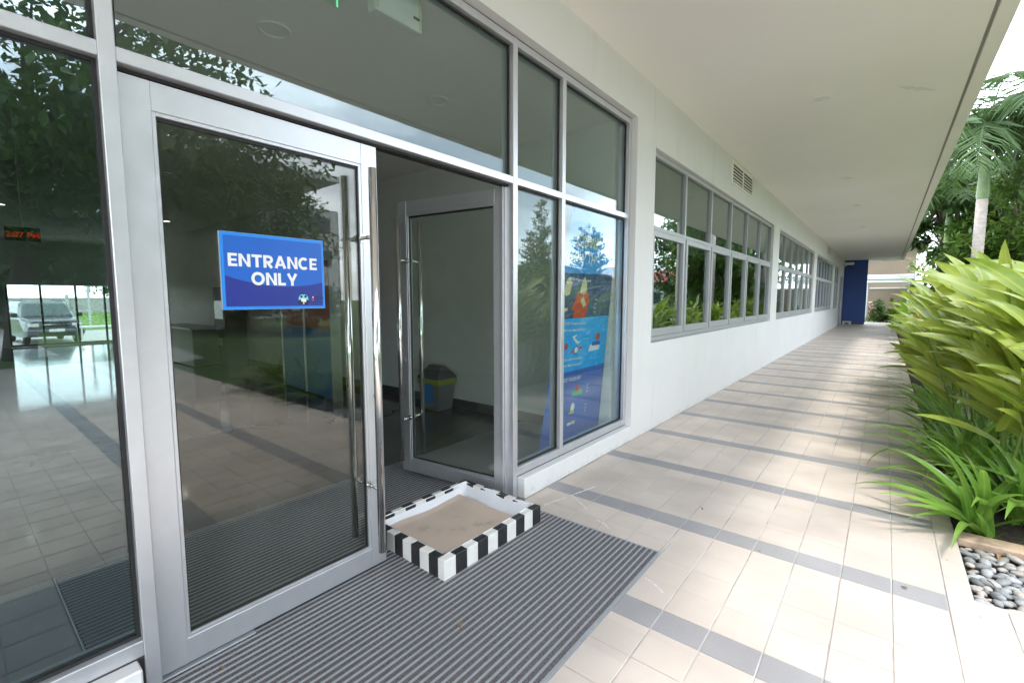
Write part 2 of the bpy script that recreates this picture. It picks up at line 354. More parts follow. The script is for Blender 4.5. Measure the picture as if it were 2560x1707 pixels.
# ------------------------------------------------------------------ object helpers
class MB:
    def __init__(s): s.v, s.f, s.m = [], [], []
    def add(s, vs, fs, mi=0):
        o = len(s.v); s.v += [tuple(v) for v in vs]; s.f += [tuple(i + o for i in f) for f in fs]; s.m += [mi] * len(fs); return s
    def box(s, x0, x1, y0, y1, z0, z1, mi=0, bev=0.0):
        if x0 > x1: x0, x1 = x1, x0
        if y0 > y1: y0, y1 = y1, y0
        if z0 > z1: z0, z1 = z1, z0
        if bev <= 0:
            vs = [(x0,y0,z0),(x1,y0,z0),(x1,y1,z0),(x0,y1,z0),(x0,y0,z1),(x1,y0,z1),(x1,y1,z1),(x0,y1,z1)]
            fs = [(0,3,2,1),(4,5,6,7),(0,1,5,4),(1,2,6,5),(2,3,7,6),(3,0,4,7)]
            return s.add(vs, fs, mi)
        bm = bmesh.new(); bmesh.ops.create_cube(bm, size=1)
        for v in bm.verts:
            v.co = Vector(((x0+x1)/2 + v.co.x*(x1-x0), (y0+y1)/2 + v.co.y*(y1-y0), (z0+z1)/2 + v.co.z*(z1-z0)))
        bmesh.ops.bevel(bm, geom=bm.edges[:], offset=bev, segments=1, affect='EDGES')
        s.bm(bm, mi); return s
    def bm(s, bm, mi=0):
        bm.verts.index_update()
        s.add([v.co[:] for v in bm.verts], [[v.index for v in f.verts] for f in bm.faces], mi); bm.free(); return s
    def quad(s, a, b, c, d, mi=0): return s.add([a, b, c, d], [(0, 1, 2, 3)], mi)
    def tube(s, pts, rad, seg=8, cap=True, mi=0):
        pts = [Vector(p) for p in pts]; n = len(pts)
        rads = rad if isinstance(rad, (list, tuple)) else [rad] * n
        vs, fs = [], []
        for i, p in enumerate(pts):
            t = (pts[min(i+1, n-1)] - pts[max(i-1, 0)]).normalized()
            u = t.orthogonal().normalized() if i == 0 else (u - t * u.dot(t)).normalized()
            w = t.cross(u)
            for k in range(seg):
                a = 2*PI*k/seg; vs.append(p + (u*math.cos(a) + w*math.sin(a)) * rads[i])
        for i in range(n-1):
            for k in range(seg):
                k2 = (k+1) % seg; fs.append((i*seg+k, i*seg+k2, (i+1)*seg+k2, (i+1)*seg+k))
        if cap:
            fs.append(tuple(range(seg-1, -1, -1))); fs.append(tuple((n-1)*seg + k for k in range(seg)))
        return s.add(vs, fs, mi)
    def lathe(s, prof, c=(0,0,0), seg=20, mi=0):
        vs, fs = [], []
        for (r, z) in prof:
            for k in range(seg):
                a = 2*PI*k/seg; vs.append((c[0]+r*math.cos(a), c[1]+r*math.sin(a), c[2]+z))
        for i in range(len(prof)-1):
            for k in range(seg):
                k2 = (k+1) % seg; fs.append((i*seg+k, i*seg+k2, (i+1)*seg+k2, (i+1)*seg+k))
        return s.add(vs, fs, mi)
    def mesh(s, name, mats, smooth=False):
        me = bpy.data.meshes.new(name); me.from_pydata(s.v, [], s.f)
        if not isinstance(mats, (list, tuple)): mats = [mats]
        for m in mats: me.materials.append(m)
        if len(mats) > 1: me.polygons.foreach_set('material_index', s.m)
        if smooth: me.polygons.foreach_set('use_smooth', [True]*len(me.polygons))
        me.update(); return me
    def build(s, name, mats, parent=None, smooth=False, loc=None, rot=None):
        return link(name, s.mesh(name, mats, smooth), parent, loc, rot)

def link(name, me, parent=None, loc=None, rot=None, mw=None):
    o = bpy.data.objects.new(name, me); COL.objects.link(o)
    if parent: o.parent = parent
    if loc is not None: o.location = loc
    if rot is not None: o.rotation_euler = rot
    if mw is not None: o.matrix_local = mw
    return o
def tag(o, label=None, cat=None, group=None, kind=None):
    if label: o['label'] = label
    if cat: o['category'] = cat
    if group: o['group'] = group
    if kind: o['kind'] = kind
    return o
def thing(name, label, cat, loc=(0,0,0), rz=0, group=None):
    o = bpy.data.objects.new(name, None); COL.objects.link(o); o.empty_display_size = 0.1
    o.location = loc; o.rotation_euler = (0, 0, rz)
    return tag(o, label, cat, group)
def part(name, parent, loc=(0,0,0), rz=0):
    o = bpy.data.objects.new(name, None); COL.objects.link(o); o.empty_display_size = 0.1
    o.parent = parent; o.location = loc; o.rotation_euler = (0, 0, rz); return o
def struct(o): return tag(o, kind='structure')
def box(name, m, parent, *b, bev=0.0): return MB().box(*b, bev=bev).build(name, m, parent)
def text_mesh(txt, size, m, bold=0.0, space=1.0, align='CENTER'):
    c = bpy.data.curves.new('lettering', 'FONT'); c.body = txt; c.size = size; c.offset = bold; c.space_character = space
    c.align_x = align; c.resolution_u = 3; c.extrude = 0
    o = bpy.data.objects.new('lettering', c); COL.objects.link(o)
    dg = bpy.context.evaluated_depsgraph_get(); dg.update()
    me = bpy.data.meshes.new_from_object(o.evaluated_get(dg)); bpy.data.objects.remove(o); bpy.data.curves.remove(c)
    me.materials.clear(); me.materials.append(m); return me
FACE_X = Matrix(((0,0,1,0),(1,0,0,0),(0,1,0,0),(0,0,0,1)))        # local x -> +y, local y -> +z, facing +x
def put_text(name, txt, size, m, parent, x, y, z, bold=0.0, space=1.0, align='CENTER', sx=1.0):
    o = link(name, text_mesh(txt, size, m, bold, space, align), parent)
    o.matrix_local = Matrix.Translation((x, y, z)) @ FACE_X @ Matrix.Diagonal((sx, 1, 1, 1)); return o

def seen(p):
    """pixel of a point in the 2560x1707 frame (or None)"""
    v = cam_inv @ Vector(p)
    if v.z > -0.05: return None
    return (1280 + 1157 * v.x / -v.z, 853.5 - 1157 * v.y / -v.z)
cam_inv = (Matrix.Translation(cam.location) @ cam.rotation_euler.to_matrix().to_4x4()).inverted()

# ================================================================== ground
g = MB()
g.quad((-20.9,-300,-0.06),(400,-300,-0.06),(400,500,-0.06),(-20.9,500,-0.06))
g.quad((-20.9,-300,-0.44),(-20.9,-300,-0.06),(-20.9,500,-0.06),(-20.9,500,-0.44))
g.quad((-400,-300,-0.44),(-20.9,-300,-0.44),(-20.9,500,-0.44),(-400,500,-0.44))
struct(g.build('ground', M_lawn))

XW, XF = -2.03, -2.09          # wall face, face of the aluminium framing
MAT = (-3.41, -0.955, 0.29, 2.60)

# ---- paving: a grout bed with tiles on it
pv = MB()
pv.box(-2.20, 10.2, -14, 3.16, -0.05, -0.004)
pv.box(-2.20, 0.43, 3.16, 37.5, -0.05, -0.004)
paving = struct(pv.build('paving', M_grout))
tiles = []                                        # (x0, x1, y0, y1, kind)
cols = [(0.324 + TX*k, 0.324 + TX*(k+1)) for k in range(-11, 46)]
cols[0] = (-2.028, cols[0][1])
rows = []
for k in range(-17, 36):
    yt = TY0 + TPY*k
    if yt < -13.5 or yt > 37.4: continue
    rows.append((yt - 0.16, yt, 'stripe'))
    for j in range(4): rows.append((yt + 0.214*j, yt + 0.214*(j+1), 'field'))
gx, gy = 0.0032, 0.0010
for (y0, y1, kd) in rows:
    for (x0, x1) in cols:
        xm, ym = (x0+x1)/2, (y0+y1)/2
        a0, a1, b0, b1 = x0, x1, y0, y1
        if a1 <= 0.325:
            if b0 > 37.3: continue
        elif ym > 3.16:
            if a0 > 0.33: continue
            a1 = 0.43
            if a1 - a0 < 0.03: continue
        k2 = kd
        if kd == 'stripe' and xm > 0.33 and ym > 2.9 : k2 = 'field'
        if ym < 3.16 and b1 > 3.16 and a0 > 0.42: b1 = 3.16
        # the mat well
        if a1 > MAT[0] and a0 < MAT[1] and b1 > MAT[2] and b0 < MAT[3]:
            parts_ = []
            if a1 > MAT[1] + 0.01: parts_.append((max(a0, MAT[1]), a1, b0, b1))
            if b1 > MAT[3] + 0.01: parts_.append((a0, min(a1, MAT[1]), max(b0, MAT[3]), b1))
            if b0 < MAT[2] - 0.01: parts_.append((a0, min(a1, MAT[1]), b0, min(b1, MAT[2])))
            for q in parts_: tiles.append((*q, 'dark' if q[3] <= MAT[2]+.001 else k2))
            continue
        if MAT[2]-0.215 < ym < MAT[2] and xm < MAT[1]: k2 = 'dark'
        tiles.append((a0, a1, b0, b1, k2))
def tile_px(t):
    xs = [seen((x, y, 0)) for x in t[:2] for y in t[2:4]]
    if any(p is None for p in xs): return 0
    cx_, cy_ = sum(p[0] for p in xs)/4, sum(p[1] for p in xs)/4
    if not (-60 < cx_ < 2620 and -60 < cy_ < 1770): return 0
    a, b, c, d = xs[0], xs[1], xs[3], xs[2]
    ar = 0
    for p, q in ((a,b),(b,c),(c,d),(d,a)): ar += p[0]*q[1]-q[0]*p[1]
    return abs(ar)/2
order = sorted(tiles, key=tile_px, reverse=True)
near, rest = order[:300], order[300:]
cache = {}
def tile_geo(mb, w, d, z1, ox=0, oy=0):
    b = 0.0016
    z0 = -0.03
    vs = [(ox-w/2,oy-d/2,z0),(ox+w/2,oy-d/2,z0),(ox+w/2,oy+d/2,z0),(ox-w/2,oy+d/2,z0),
          (ox-w/2,oy-d/2,z1-b),(ox+w/2,oy-d/2,z1-b),(ox+w/2,oy+d/2,z1-b),(ox-w/2,oy+d/2,z1-b),
          (ox-w/2+b,oy-d/2+b,z1),(ox+w/2-b,oy-d/2+b,z1),(ox+w/2-b,oy+d/2-b,z1),(ox-w/2+b,oy+d/2-b,z1)]
    fs = []
    for i in range(4):
        j = (i+1) % 4; fs += [(i, j, 4+j, 4+i), (4+i, 4+j, 8+j, 8+i)]
    fs.append((8, 9, 10, 11)); mb.add(vs, fs)
for t in near:
    w, d = t[1]-t[0]-2*gx, t[3]-t[2]-2*gy
    key = (round(w,4), round(d,4), t[4] == 'field')
    if key not in cache:
        mb = MB(); tile_geo(mb, w, d, 0.0)
        cache[key] = mb.mesh('paving_tile', M_tile if t[4] == 'field' else M_stripe)
    o = link('paving_tile', cache[key], paving, ((t[0]+t[1])/2, (t[2]+t[3])/2, rnd.uniform(-0.0009, 0.0009)))
    o.rotation_euler = (rnd.uniform(-.0015,.0015), rnd.uniform(-.0015,.0015), 0)
for kd, mt in (('field', M_tile), ('x', M_stripe)):
    mb = MB()
    for t in rest:
        if (t[4] == 'field') != (kd == 'field'): continue
        tile_geo(mb, t[1]-t[0]-2*gx, t[3]-t[2]-2*gy, rnd.uniform(-.0008,.0008), (t[0]+t[1])/2, (t[2]+t[3])/2)
    tag(mb.build('distant_tiles', mt, paving), kind='stuff')

# ---- entrance mat, aluminium rails with fibre inserts
em = thing('entrance_mat', 'grey ribbed entrance mat with aluminium rails running under the glass doors', 'doormat', (0,0,0))
MB().box(MAT[0]+.004, MAT[1]-.004, MAT[2]+.004, MAT[3]-.004, -0.03, -0.007).build('fibre_base', M_matfab, em)
x = MAT[1] - 0.012
fib, rail = None, None
while x > MAT[0] + 0.03:
    if fib is None:
        fib = MB().box(-0.0120, 0.0120, MAT[2]+.012, MAT[3]-.012, -0.007, 0.0015, bev=0.002).mesh('fibre_insert', M_matfab)
        mb = MB()
        for s in (-1, 1): mb.box(s*0.0031-0.0019, s*0.0031+0.0019, MAT[2]+.008, MAT[3]-.008, -0.008, 0.003)
        mb.box(-0.0016, 0.0016, MAT[2]+.009, MAT[3]-.009, -0.008, -0.001)
        rail = mb.mesh('mat_rail', M_matrail)
    link('mat_rail', rail, em, (x, 0, 0))
    link('fibre_insert', fib, em, (x - 0.01675, 0, 0))
    x -= 0.0335
fr = MB()
fr.box(MAT[1]-.006, MAT[1]+.001, MAT[2], MAT[3], -0.03, 0.002); fr.box(MAT[0], MAT[0]+.006, MAT[2], MAT[3], -0.03, 0.002)
fr.box(MAT[0]+.006, MAT[1]-.006, MAT[2], MAT[2]+.006, -0.03, 0.002); fr.box(MAT[0]+.006, MAT[1]-.006, MAT[3]-.006, MAT[3], -0.03, 0.002)
fr.build('edge_frame', M_matrail, em)

# ================================================================== main building
M_groove = paint('groove_grey', (0.33, 0.33, 0.31), 0.7)
bld = thing('campus_building', 'long white rendered building with grey aluminium glazing under a deep flat canopy', 'building')
ZS, ZG = 3.725, 3.30           # soffit, head of the glazed opening
YO0, YO1 = -1.6, 4.525         # glazed entrance opening, unseen left end drawn in to darken the lobby
WIN = [(5.0, 11.83), (12.55, 19.37), (20.18, 26.9), (27.67, 30.35)]
w = MB()
XB = -2.24
w.box(XB, XW, -14, YO0, 0, ZS); w.box(XB, XW, YO0, YO1, ZG, ZS)
w.box(XB, XW, YO0, 0.378, 0, 0.158, bev=0.006); w.box(XB, XW, 2.672, YO1, 0, 0.158, bev=0.006)
w.box(XB, XW, YO1, WIN[0][0], 0, ZS)
for i, (a, b) in enumerate(WIN):
    nxt = WIN[i+1][0] if i < 3 else 30.95
    w.box(XB, XW, a, b, 0, 1.0); w.box(XB, XW, a, b, 3.125, ZS); w.box(XB, XW, b, nxt, 0, ZS)
w.box(XB, XW, 30.95, 33.2, 2.75, ZS); w.box(XB, XW, 33.2, 36.4, 0, ZS)
w.build('wall', M_wall, bld)
box('blue_wall', M_blue, bld, -2.02, -0.92, 33.75, 33.95, 0.10, ZS-0.004)
box('blue_wall_base', M_base, bld, -2.02, -0.94, 33.77, 33.93, 0.0, 0.098)
sf = MB(); sf.box(-2.24, 0.515, -14, 35.7, ZS, ZS+0.10); sf.build('soffit', M_soffit, bld)
sf = MB(); sf.box(0.515, 0.545, -14, 35.68, ZS+0.03, ZS+0.10); sf.build('drip_groove', M_groove, bld)
sf = MB(); sf.box(0.545, 0.600, -14, 35.7, ZS-0.002, ZS+0.36); sf.box(0.6005, 0.661, -14, 35.71, ZS+0.002, ZS+0.40); sf.build('fascia', M_soffit, bld)
sf = MB(); sf.box(-21.2, 0.54, -14, 35.7, ZS+0.105, ZS+0.34); sf.build('roof_slab', M_concrete, bld)
# canopy downlights
for y in (-4.6, -1.2, 3.12, 6.38, 10.73, 14.0, 18.35, 21.85, 26.1, 29.13):
    dl = part('downlight', bld, (-0.70, y, ZS))
    MB().lathe([(0.098,0.001),(0.098,-0.008),(0.086,-0.012),(0.082,-0.004)], seg=24).build('trim_ring', M_soffit, dl, True)
    MB().lathe([(0.081,-0.003),(0.03,-0.004),(0.0,-0.004)], seg=24).build('diffuser', M_white_plain, dl, True)
# louvre vents under the soffit
for (y0, y1) in ((8.08, 9.52), (23.3, 24.7)):
    v = part('louvre_vent', bld, (XW, 0, 0)); z0, z1 = 3.335, 3.695; ym = (y0+y1)/2
    fm = MB(); fm.box(0.0005,0.02,y0,y1,z0,z0+.03); fm.box(0.0005,0.02,y0,y1,z1-.03,z1)
    for a in (y0, ym-.015, y1-.03): fm.box(0.0005,0.0195,a,a+.03,z0+.03,z1-.03)
    fm.build('vent_frame', M_soffit, v)
    for s in (0, 1):
        a, b = ((y0+.03, ym-.015), (ym+.015, y1-.03))[s]
        MB().box(0.0005,0.003,a,b,z0+.03,z1-.03).build('dark_back', M_gasket, v)
        for k in range(6):
            zz = z0 + .045 + k*0.05
            MB().add([(0.004,a,zz+.03),(0.018,a,zz),(0.018,b,zz),(0.004,b,zz+.03),(0.004,a,zz+.036),(0.02,a,zz+.006),(0.02,b,zz+.006),(0.004,b,zz+.036)],
                     [(0,1,2,3),(7,6,5,4),(1,5,6,2),(0,4,5,1),(3,2,6,7)]).build('slat', M_soffit, v)

# ---- glazed entrance screen
cw = part('glazed_screen', bld)
D0 = XF - 0.11                                  # back of framing
def member(name, y0, y1, z0, z1, xf=XF, xb=None, m=None, bev=0.0025):
    return MB().box(xb if xb is not None else D0, xf, y0, y1, z0, z1, bev=bev).build(name, m or M_alu, cw)
ML = (0.398, 0.446); M2 = (2.610, 2.662); M3 = (3.246, 3.296); ME = (4.468, 4.512)
HB, HT = 3.238, 3.288
T0, T1 = 2.306, 2.355
SB, ST = 0.168, 0.228
member('mullion', *ML, 0.004, HT); member('mullion', *M2, 0.004, HT)
member('mullion', *M3, ST, HB, XF-0.0015); member('mullion', *ME, SB, HT); member('mullion', -1.55, -1.50, SB, HT)
member('head', ML[1], M2[0], HB, HT, XF-.002); member('head', M2[1], ME[0], HB, HT, XF-.002); member('head', -1.50, ML[0], HB, HT, XF-.002)
member('transom', ML[1], M2[0], T0, T1, XF-.001); member('transom', M2[1], M3[0], T0, T1, XF-.001); member('transom', M3[1], ME[0], T0, T1, XF-.001)
member('transom', -1.50, ML[0], T0, T1, XF-.001)
member('sill', M2[1], ME[0], SB, ST, XF-.002); member('sill', -1.50, ML[0], SB, ST, XF-.002)
for bx_ in ((-2.2, XF-.012, YO0, YO1, HT, ZG), (-2.2, XF-.012, ME[1], YO1, SB, HT), (-2.2, XF-.008, M2[1], YO1, 0.158, SB), (-2.2, XF-.008, YO0, ML[0], 0.158, SB), (-2.2, XF-.02, M2[1]+.001, 2.672, 0, SB-.002), (-2.2, XF-.02, 0.378, ML[0]-.001, 0, SB-.002)):
    MB().box(*bx_).build('sealant', M_sealant, cw)
XG = XF - 0.05
def pane(y0, y1, z0, z1, m, parent, x=XG, gk=True, t=0.008):
    MB().box(x-t, x, y0-.004, y1+.004, z0-.004, z1+.004).build('glass_pane', m, parent)
    if gk:
        k = MB(); q = 0.012; xa, xb = x+.0005, x+.016
        k.box(xa,xb,y0,y1,z0,z0+q); k.box(xa,xb,y0,y1,z1-q,z1); k.box(xa,xb-.001,y0,y0+q,z0+q,z1-q); k.box(xa,xb-.001,y1-q,y1,z0+q,z1-q)
        k.build('gasket', M_gasket, parent)
for (a, b, c, d) in ((ML[1], M2[0], T1, HB), (M2[1], M3[0], T1, HB), (M3[1], ME[0], T1, HB), (M2[1], M3[0], ST, T0), (M3[1], ME[0], ST, T0),
                     (-1.50, ML[0], ST, T0), (-1.50, ML[0], T1, HB)):
    pane(a, b, c, d, G_fixed2 if b < 1 else (G_fixed if c < 1 else G_fixed3), cw)
# black strip painted as the shadow gap above the doors, jamb pieces
sl = MB(); sl.box(XF-.10, XF-.045, ML[1], M2[0], T0-.012, T0-.0005); sl.build('head_shadow_strip', M_gasket, cw)
MB().box(XF-.105, XF-.07, M2[0]-.034, M2[0]-.012, 0.006, T0-.013, bev=.002).build('jamb', M_alu, cw)
MB().box(XF-.105, XF-.075, M2[0]-.0118, M2[0]-.0005, 0.006, T0-.013).build('sealant', M_gasket, cw)
sl = MB(); sl.box(-2.19, -2.12, ML[1]+.002, 0.80, 0.0032, 0.010, bev=.002); sl.build('threshold', M_matrail, cw)

# ---- two door leaves
def door_leaf(rz, loc, flip):
    """hinge at the origin, leaf along +y (or -y when flipped), outer face at x = 0"""
    d = part('door', bld, loc, rz)
    s = -1 if flip else 1
    W, Z0, Z1, TH = 1.055, 0.022, 2.288, 0.05
    def bx(nm, y0, y1, z0, z1, x0=-TH, x1=0.0, m=M_alu, bev=0.002):
        MB().box(x0, x1, s*y0, s*y1, z0, z1, bev=bev).build(nm, m, d)
    bx('stile', 0, 0.092, Z0, Z1); bx('stile', W-0.092, W, Z0, Z1)
    bx('rail', 0.0922, W-0.0922, Z1-0.105, Z1, -TH+.001, -.0008); bx('rail', 0.0922, W-0.0922, Z0, Z0+0.105, -TH+.001, -.0008)
    ya, yb, za, zb = 0.0922, W-0.0922, Z0+0.105, Z1-0.105
    for (a, b, c, e) in ((ya, ya+.014, za, zb), (yb-.014, yb, za, zb), (ya+.014, yb-.014, za, za+.014), (ya+.014, yb-.014, zb-.014, zb)):
        bx('glazing_bead', a, b, c, e, -TH+.004, -.004, bev=0.0015)
    for (a, b, c, e) in ((ya+.014, ya+.020, za+.014, zb-.014), (yb-.020, yb-.014, za+.014, zb-.014), (ya+.02, yb-.02, za+.014, za+.020), (ya+.02, yb-.02, zb-.026, zb-.014)):
        bx('gasket', a, b, c, e, -.033, -.017, M_gasket, 0)
    MB().box(-.029, -.021, s*(ya+.012), s*(yb-.012), za+.012, zb-.012).build('glass_pane', G_door, d)
    yh = 0.957
    for (xo, sg) in ((0.10, 1), (-TH-0.10, -1)):
        h = MB(); h.tube([(xo, s*yh, 0.150), (xo, s*yh, 2.146)], 0.0195, 20)
        xs = 0.0 if sg > 0 else -TH
        for zz in (0.495, 1.81):
            h.tube([(xs, s*yh, zz), (xo, s*yh, zz)], 0.011, 14); h.tube([(xs, s*yh, zz), (xs + sg*.008, s*yh, zz)], 0.020, 16)
        h.build('handle', M_chrome, d, True)
    for o in d.children:
        if o.name.startswith('handle'):
            for p in o.data.polygons: p.use_smooth = len(p.vertices) < 6
    lk = MB()
    for (xa, xb) in ((0.0, 0.009), (-TH-.009, -TH)): lk.tube([(xa, s*(W-.045), 0.98), (xb, s*(W-.045), 0.98)], 0.017, 16)
    lk.build('lock', M_chrome, d)
    return d
d1 = door_leaf(0, (-2.13, 0.452, 0), False)
tag(d1, 'closed left door leaf with the blue sign')
d2 = door_leaf(R(-82.8), (-2.145, 2.585, 0), True)
tag(d2, 'right door leaf swung open into the lobby')

# ---- ribbon windows
rb = paint('blind_fabric', (0.62, 0.62, 0.58), 0.8, var=0.04)
for wi, (a, b) in enumerate(WIN):
    wnd = part('window', bld)
    nb = 6 if wi < 3 else 2
    z0, z1, zt0, zt1 = 1.0, 3.125, 2.268, 2.312
    xf = XW - 0.045; xb = xf - 0.07
    def wb(nm, y0, y1, zz0, zz1, x1=xf, x0=xb, m=M_aluw, bev=0.002): return MB().box(x0, x1, y0, y1, zz0, zz1, bev=bev).build(nm, m, wnd)
    f = MB(); e = 0.008
    f.box(xb, xf-.015, a+.001, b-.001, z0+.001, z0+e); f.box(xb, xf-.015, a+.001, b-.001, z1-e, z1-.001); f.box(xb, xf-.015, a+.001, a+e, z0+e, z1-e); f.box(xb, xf-.015, b-e, b-.001, z0+e, z1-e)
    f.build('sealant', M_sealant, wnd)
    a2, b2, c2, e2 = a+e, b-e, z0+e, z1-e
    wb('frame', a2, b2, c2, c2+.055); wb('frame', a2, b2, e2-.05, e2); wb('frame', a2, a2+.045, c2+.055, e2-.05); wb('frame', b2-.045, b2, c2+.055, e2-.05)
    pw = (b2-a2-0.045)/nb
    for k in range(nb):
        ya = a2 + pw*k + .045; yb = a2 + pw*(k+1)
        if k: wb('window_mullion', ya-.045, ya, c2+.055, e2-.05, xf-.0015)
        wb('window_transom', ya, yb, zt0, zt1, xf-.001)
        # fixed light above
        pane(ya, yb, zt1, e2-.05, G_win, wnd, x=xf-.035, gk=False)
        # casement below
        s0, s1, u0, u1 = ya+.004, yb-.004, c2+.060, zt0-.006
        sx1, sx0, fw = xf+.012, xf-.035, 0.062
        sash = MB(); sash.box(sx0,sx1,s0,s1,u0,u0+.085,bev=.002); sash.box(sx0,sx1,s0,s1,u1-fw,u1,bev=.002)
        sash.box(sx0,sx1-.0005,s0,s0+fw,u0+.085,u1-fw); sash.box(sx0,sx1-.0005,s1-fw,s1,u0+.085,u1-fw)
        sash.build('sash', M_aluw, wnd)
        pane(s0+fw, s1-fw, u0+.085, u1-fw, G_win, wnd, x=xf-.020, gk=False)
        MB().box(xb-.045, xb-.042, ya-.03, yb+.03, 2.10+rnd.uniform(-.02,.05), e2-.02).build('roller_blind', rb, wnd)
# far door beside the blue wall
fd = part('door', bld)
MB().box(-2.16, -2.08, 30.96, 31.03, 0, 2.74).box(-2.16, -2.08, 33.12, 33.19, 0, 2.74).box(-2.16, -2.08, 31.03, 33.12, 2.68, 2.74).build('frame', M_aluw, fd)
MB().box(-2.15, -2.11, 31.03, 33.12, 0.01, 2.68).build('leaf', M_aluw, fd)
MB().tube([(-2.11,32.9,1.05),(-2.06,32.9,1.05),(-2.06,32.78,1.05)], .012, 8).build('handle', M_chrome, fd)
# rooms behind the ribbon windows
rm = MB(); rm.box(-9.0, -8.9, 4.60, 36.3, 0, ZS); rm.box(-8.9, -2.242, 36.2, 36.3, 0, ZS); rm.build('room_wall', M_wallin, bld)
box('room_floor', M_darkin, bld, -8.9, -2.242, 4.60, 36.2, -0.05, 0.0)
box('room_ceiling', M_soffit, bld, -8.9, -2.242, 4.60, 36.2, 3.40, 3.45)

# ---- lobby
ZC = 3.30
struct(box('lobby_floor', M_floorin, None, -20.8, -3.415, -2.5, 4.444, -0.05, -0.001))
struct(box('lobby_floor_border', M_stripe, None, -3.413, -2.205, -2.5, MAT[2]-.003, -0.05, -0.001))
struct(box('lobby_floor_border', M_stripe, None, -3.413, -2.205, MAT[3]+.003, 4.444, -0.05, -0.001))
struct(box('lobby_ceiling', M_soffit, None, -20.8, -2.22, -2.5, 4.444, ZC, ZC+.06))
lw_ = MB(); lw_.box(-20.8, -2.241, 4.445, 4.58, 0, ZS); lw_.box(-20.8, -2.241, -2.65, -2.5, 0, ZS)
lw_.box(-20.95, -20.8, -2.65, 1.35, 0, ZS); lw_.box(-20.95, -20.8, 1.35, 3.9, 1.92, ZS); lw_.box(-20.95, -20.8, 3.9, 4.58, 0, ZS)
lobby = struct(lw_.build('lobby_wall', M_wallin))
sk = MB(); sk.box(-20.8, -2.245, 4.432, 4.4445, 0.0, 0.12); sk.build('skirting', M_base, lobby)
fg = MB()
for y in (1.35, 2.08, 2.9, 3.62, 3.86): fg.box(-20.93, -20.86, y, y+.05, 0, 1.92)
fg.box(-20.93, -20.86, 1.40, 3.86, 0, .07); fg.build('far_door_frame', M_base, lobby)
MB().box(-20.90, -20.892, 1.40, 3.88, 0.07, 1.92).build('far_glass_pane', G_far, lobby)
M_lamp = paint('lit_lamp', (0.9,0.9,0.9), 0.5, emit=(1.0,0.96,0.88), estr=8.0)
for (x, y, lit) in ((-3.31,1.56,0),(-3.29,3.0,0),(-13.2,3.5,1),(-13.3,0.9,1),(-8.2,2.2,0),(-6.0,-1.4,0)):
    dl = thing('ceiling_downlight', {(-3.31,1.56):'unlit round downlight in lobby ceiling above the blue sign door',(-3.29,3.0):'unlit round downlight in lobby ceiling above the open door',
        (-13.2,3.5):'lit round downlight deep in the lobby, seen through the left door leaf',(-13.3,0.9):'lit round downlight deep in the lobby at the left picture edge',
        (-8.2,2.2):'unlit round downlight midway along the lobby ceiling, nearer the rubbish bin',(-6.0,-1.4):'unlit round downlight in the left part of the lobby ceiling'}[(x,y)], 'downlight', (x,y,ZC), 0, 'lobby downlights')
    MB().lathe([(0.105,0.001),(0.105,-0.008),(0.09,-0.014),(0.085,-0.003)], seg=24).build('trim_ring', M_white_plain, dl, True)
    MB().lathe([(0.084,-0.003),(0.03,-0.004),(0.0,-0.004)], seg=24).build('diffuser', M_lamp if lit else M_white_plain, dl, True)

# ================================================================== things at the door
# ---- ENTRANCE ONLY sign
sg = thing('entrance_sign', 'blue ENTRANCE ONLY board fixed to the glass of the closed door', 'sign', (-2.150, 0.971, 1.4535))
SW, SH = 0.452, 0.324
M_s0 = paint('sign_edge', (0.55,0.60,0.58), 0.5); M_s1 = paint('sign_light_blue', (0.02, 0.25, 0.80), 0.35, var=.02); M_s2 = paint('sign_blue', (0.012, 0.125, 0.56), 0.35, var=.03)
M_s3 = paint('sign_navy', (0.018, 0.032, 0.27), 0.35, var=.03); M_s4 = paint('sign_white', (0.82,0.82,0.82), 0.4, var=.01)
MB().box(0, 0.010, -SW/2, SW/2, 0, SH).build('board', M_s0, sg)
MB().box(0.0102, 0.0112, -SW/2+.001, SW/2-.001, .001, SH-.001).build('border', M_s1, sg)
b0, b1, c0, c1 = -SW/2+.014, SW/2-.012, .013, SH-.015
MB().quad((.0114,b0,c0),(.0114,b1,c0),(.0114,b1,c1),(.0114,b0,c1)).build('field', M_s2, sg)
nv = MB(); top = []
for k in range(25):
    t = k/24; y = b0+(b1-b0)*t; top.append((.0117, y, c0 + .088 + .125*(t-.58)**2))
nv.add([(.0117,b0,c0)] + [(.0117,b1,c0)] + top[::-1], [tuple(range(27))]); nv.build('wave_band', M_s3, sg)
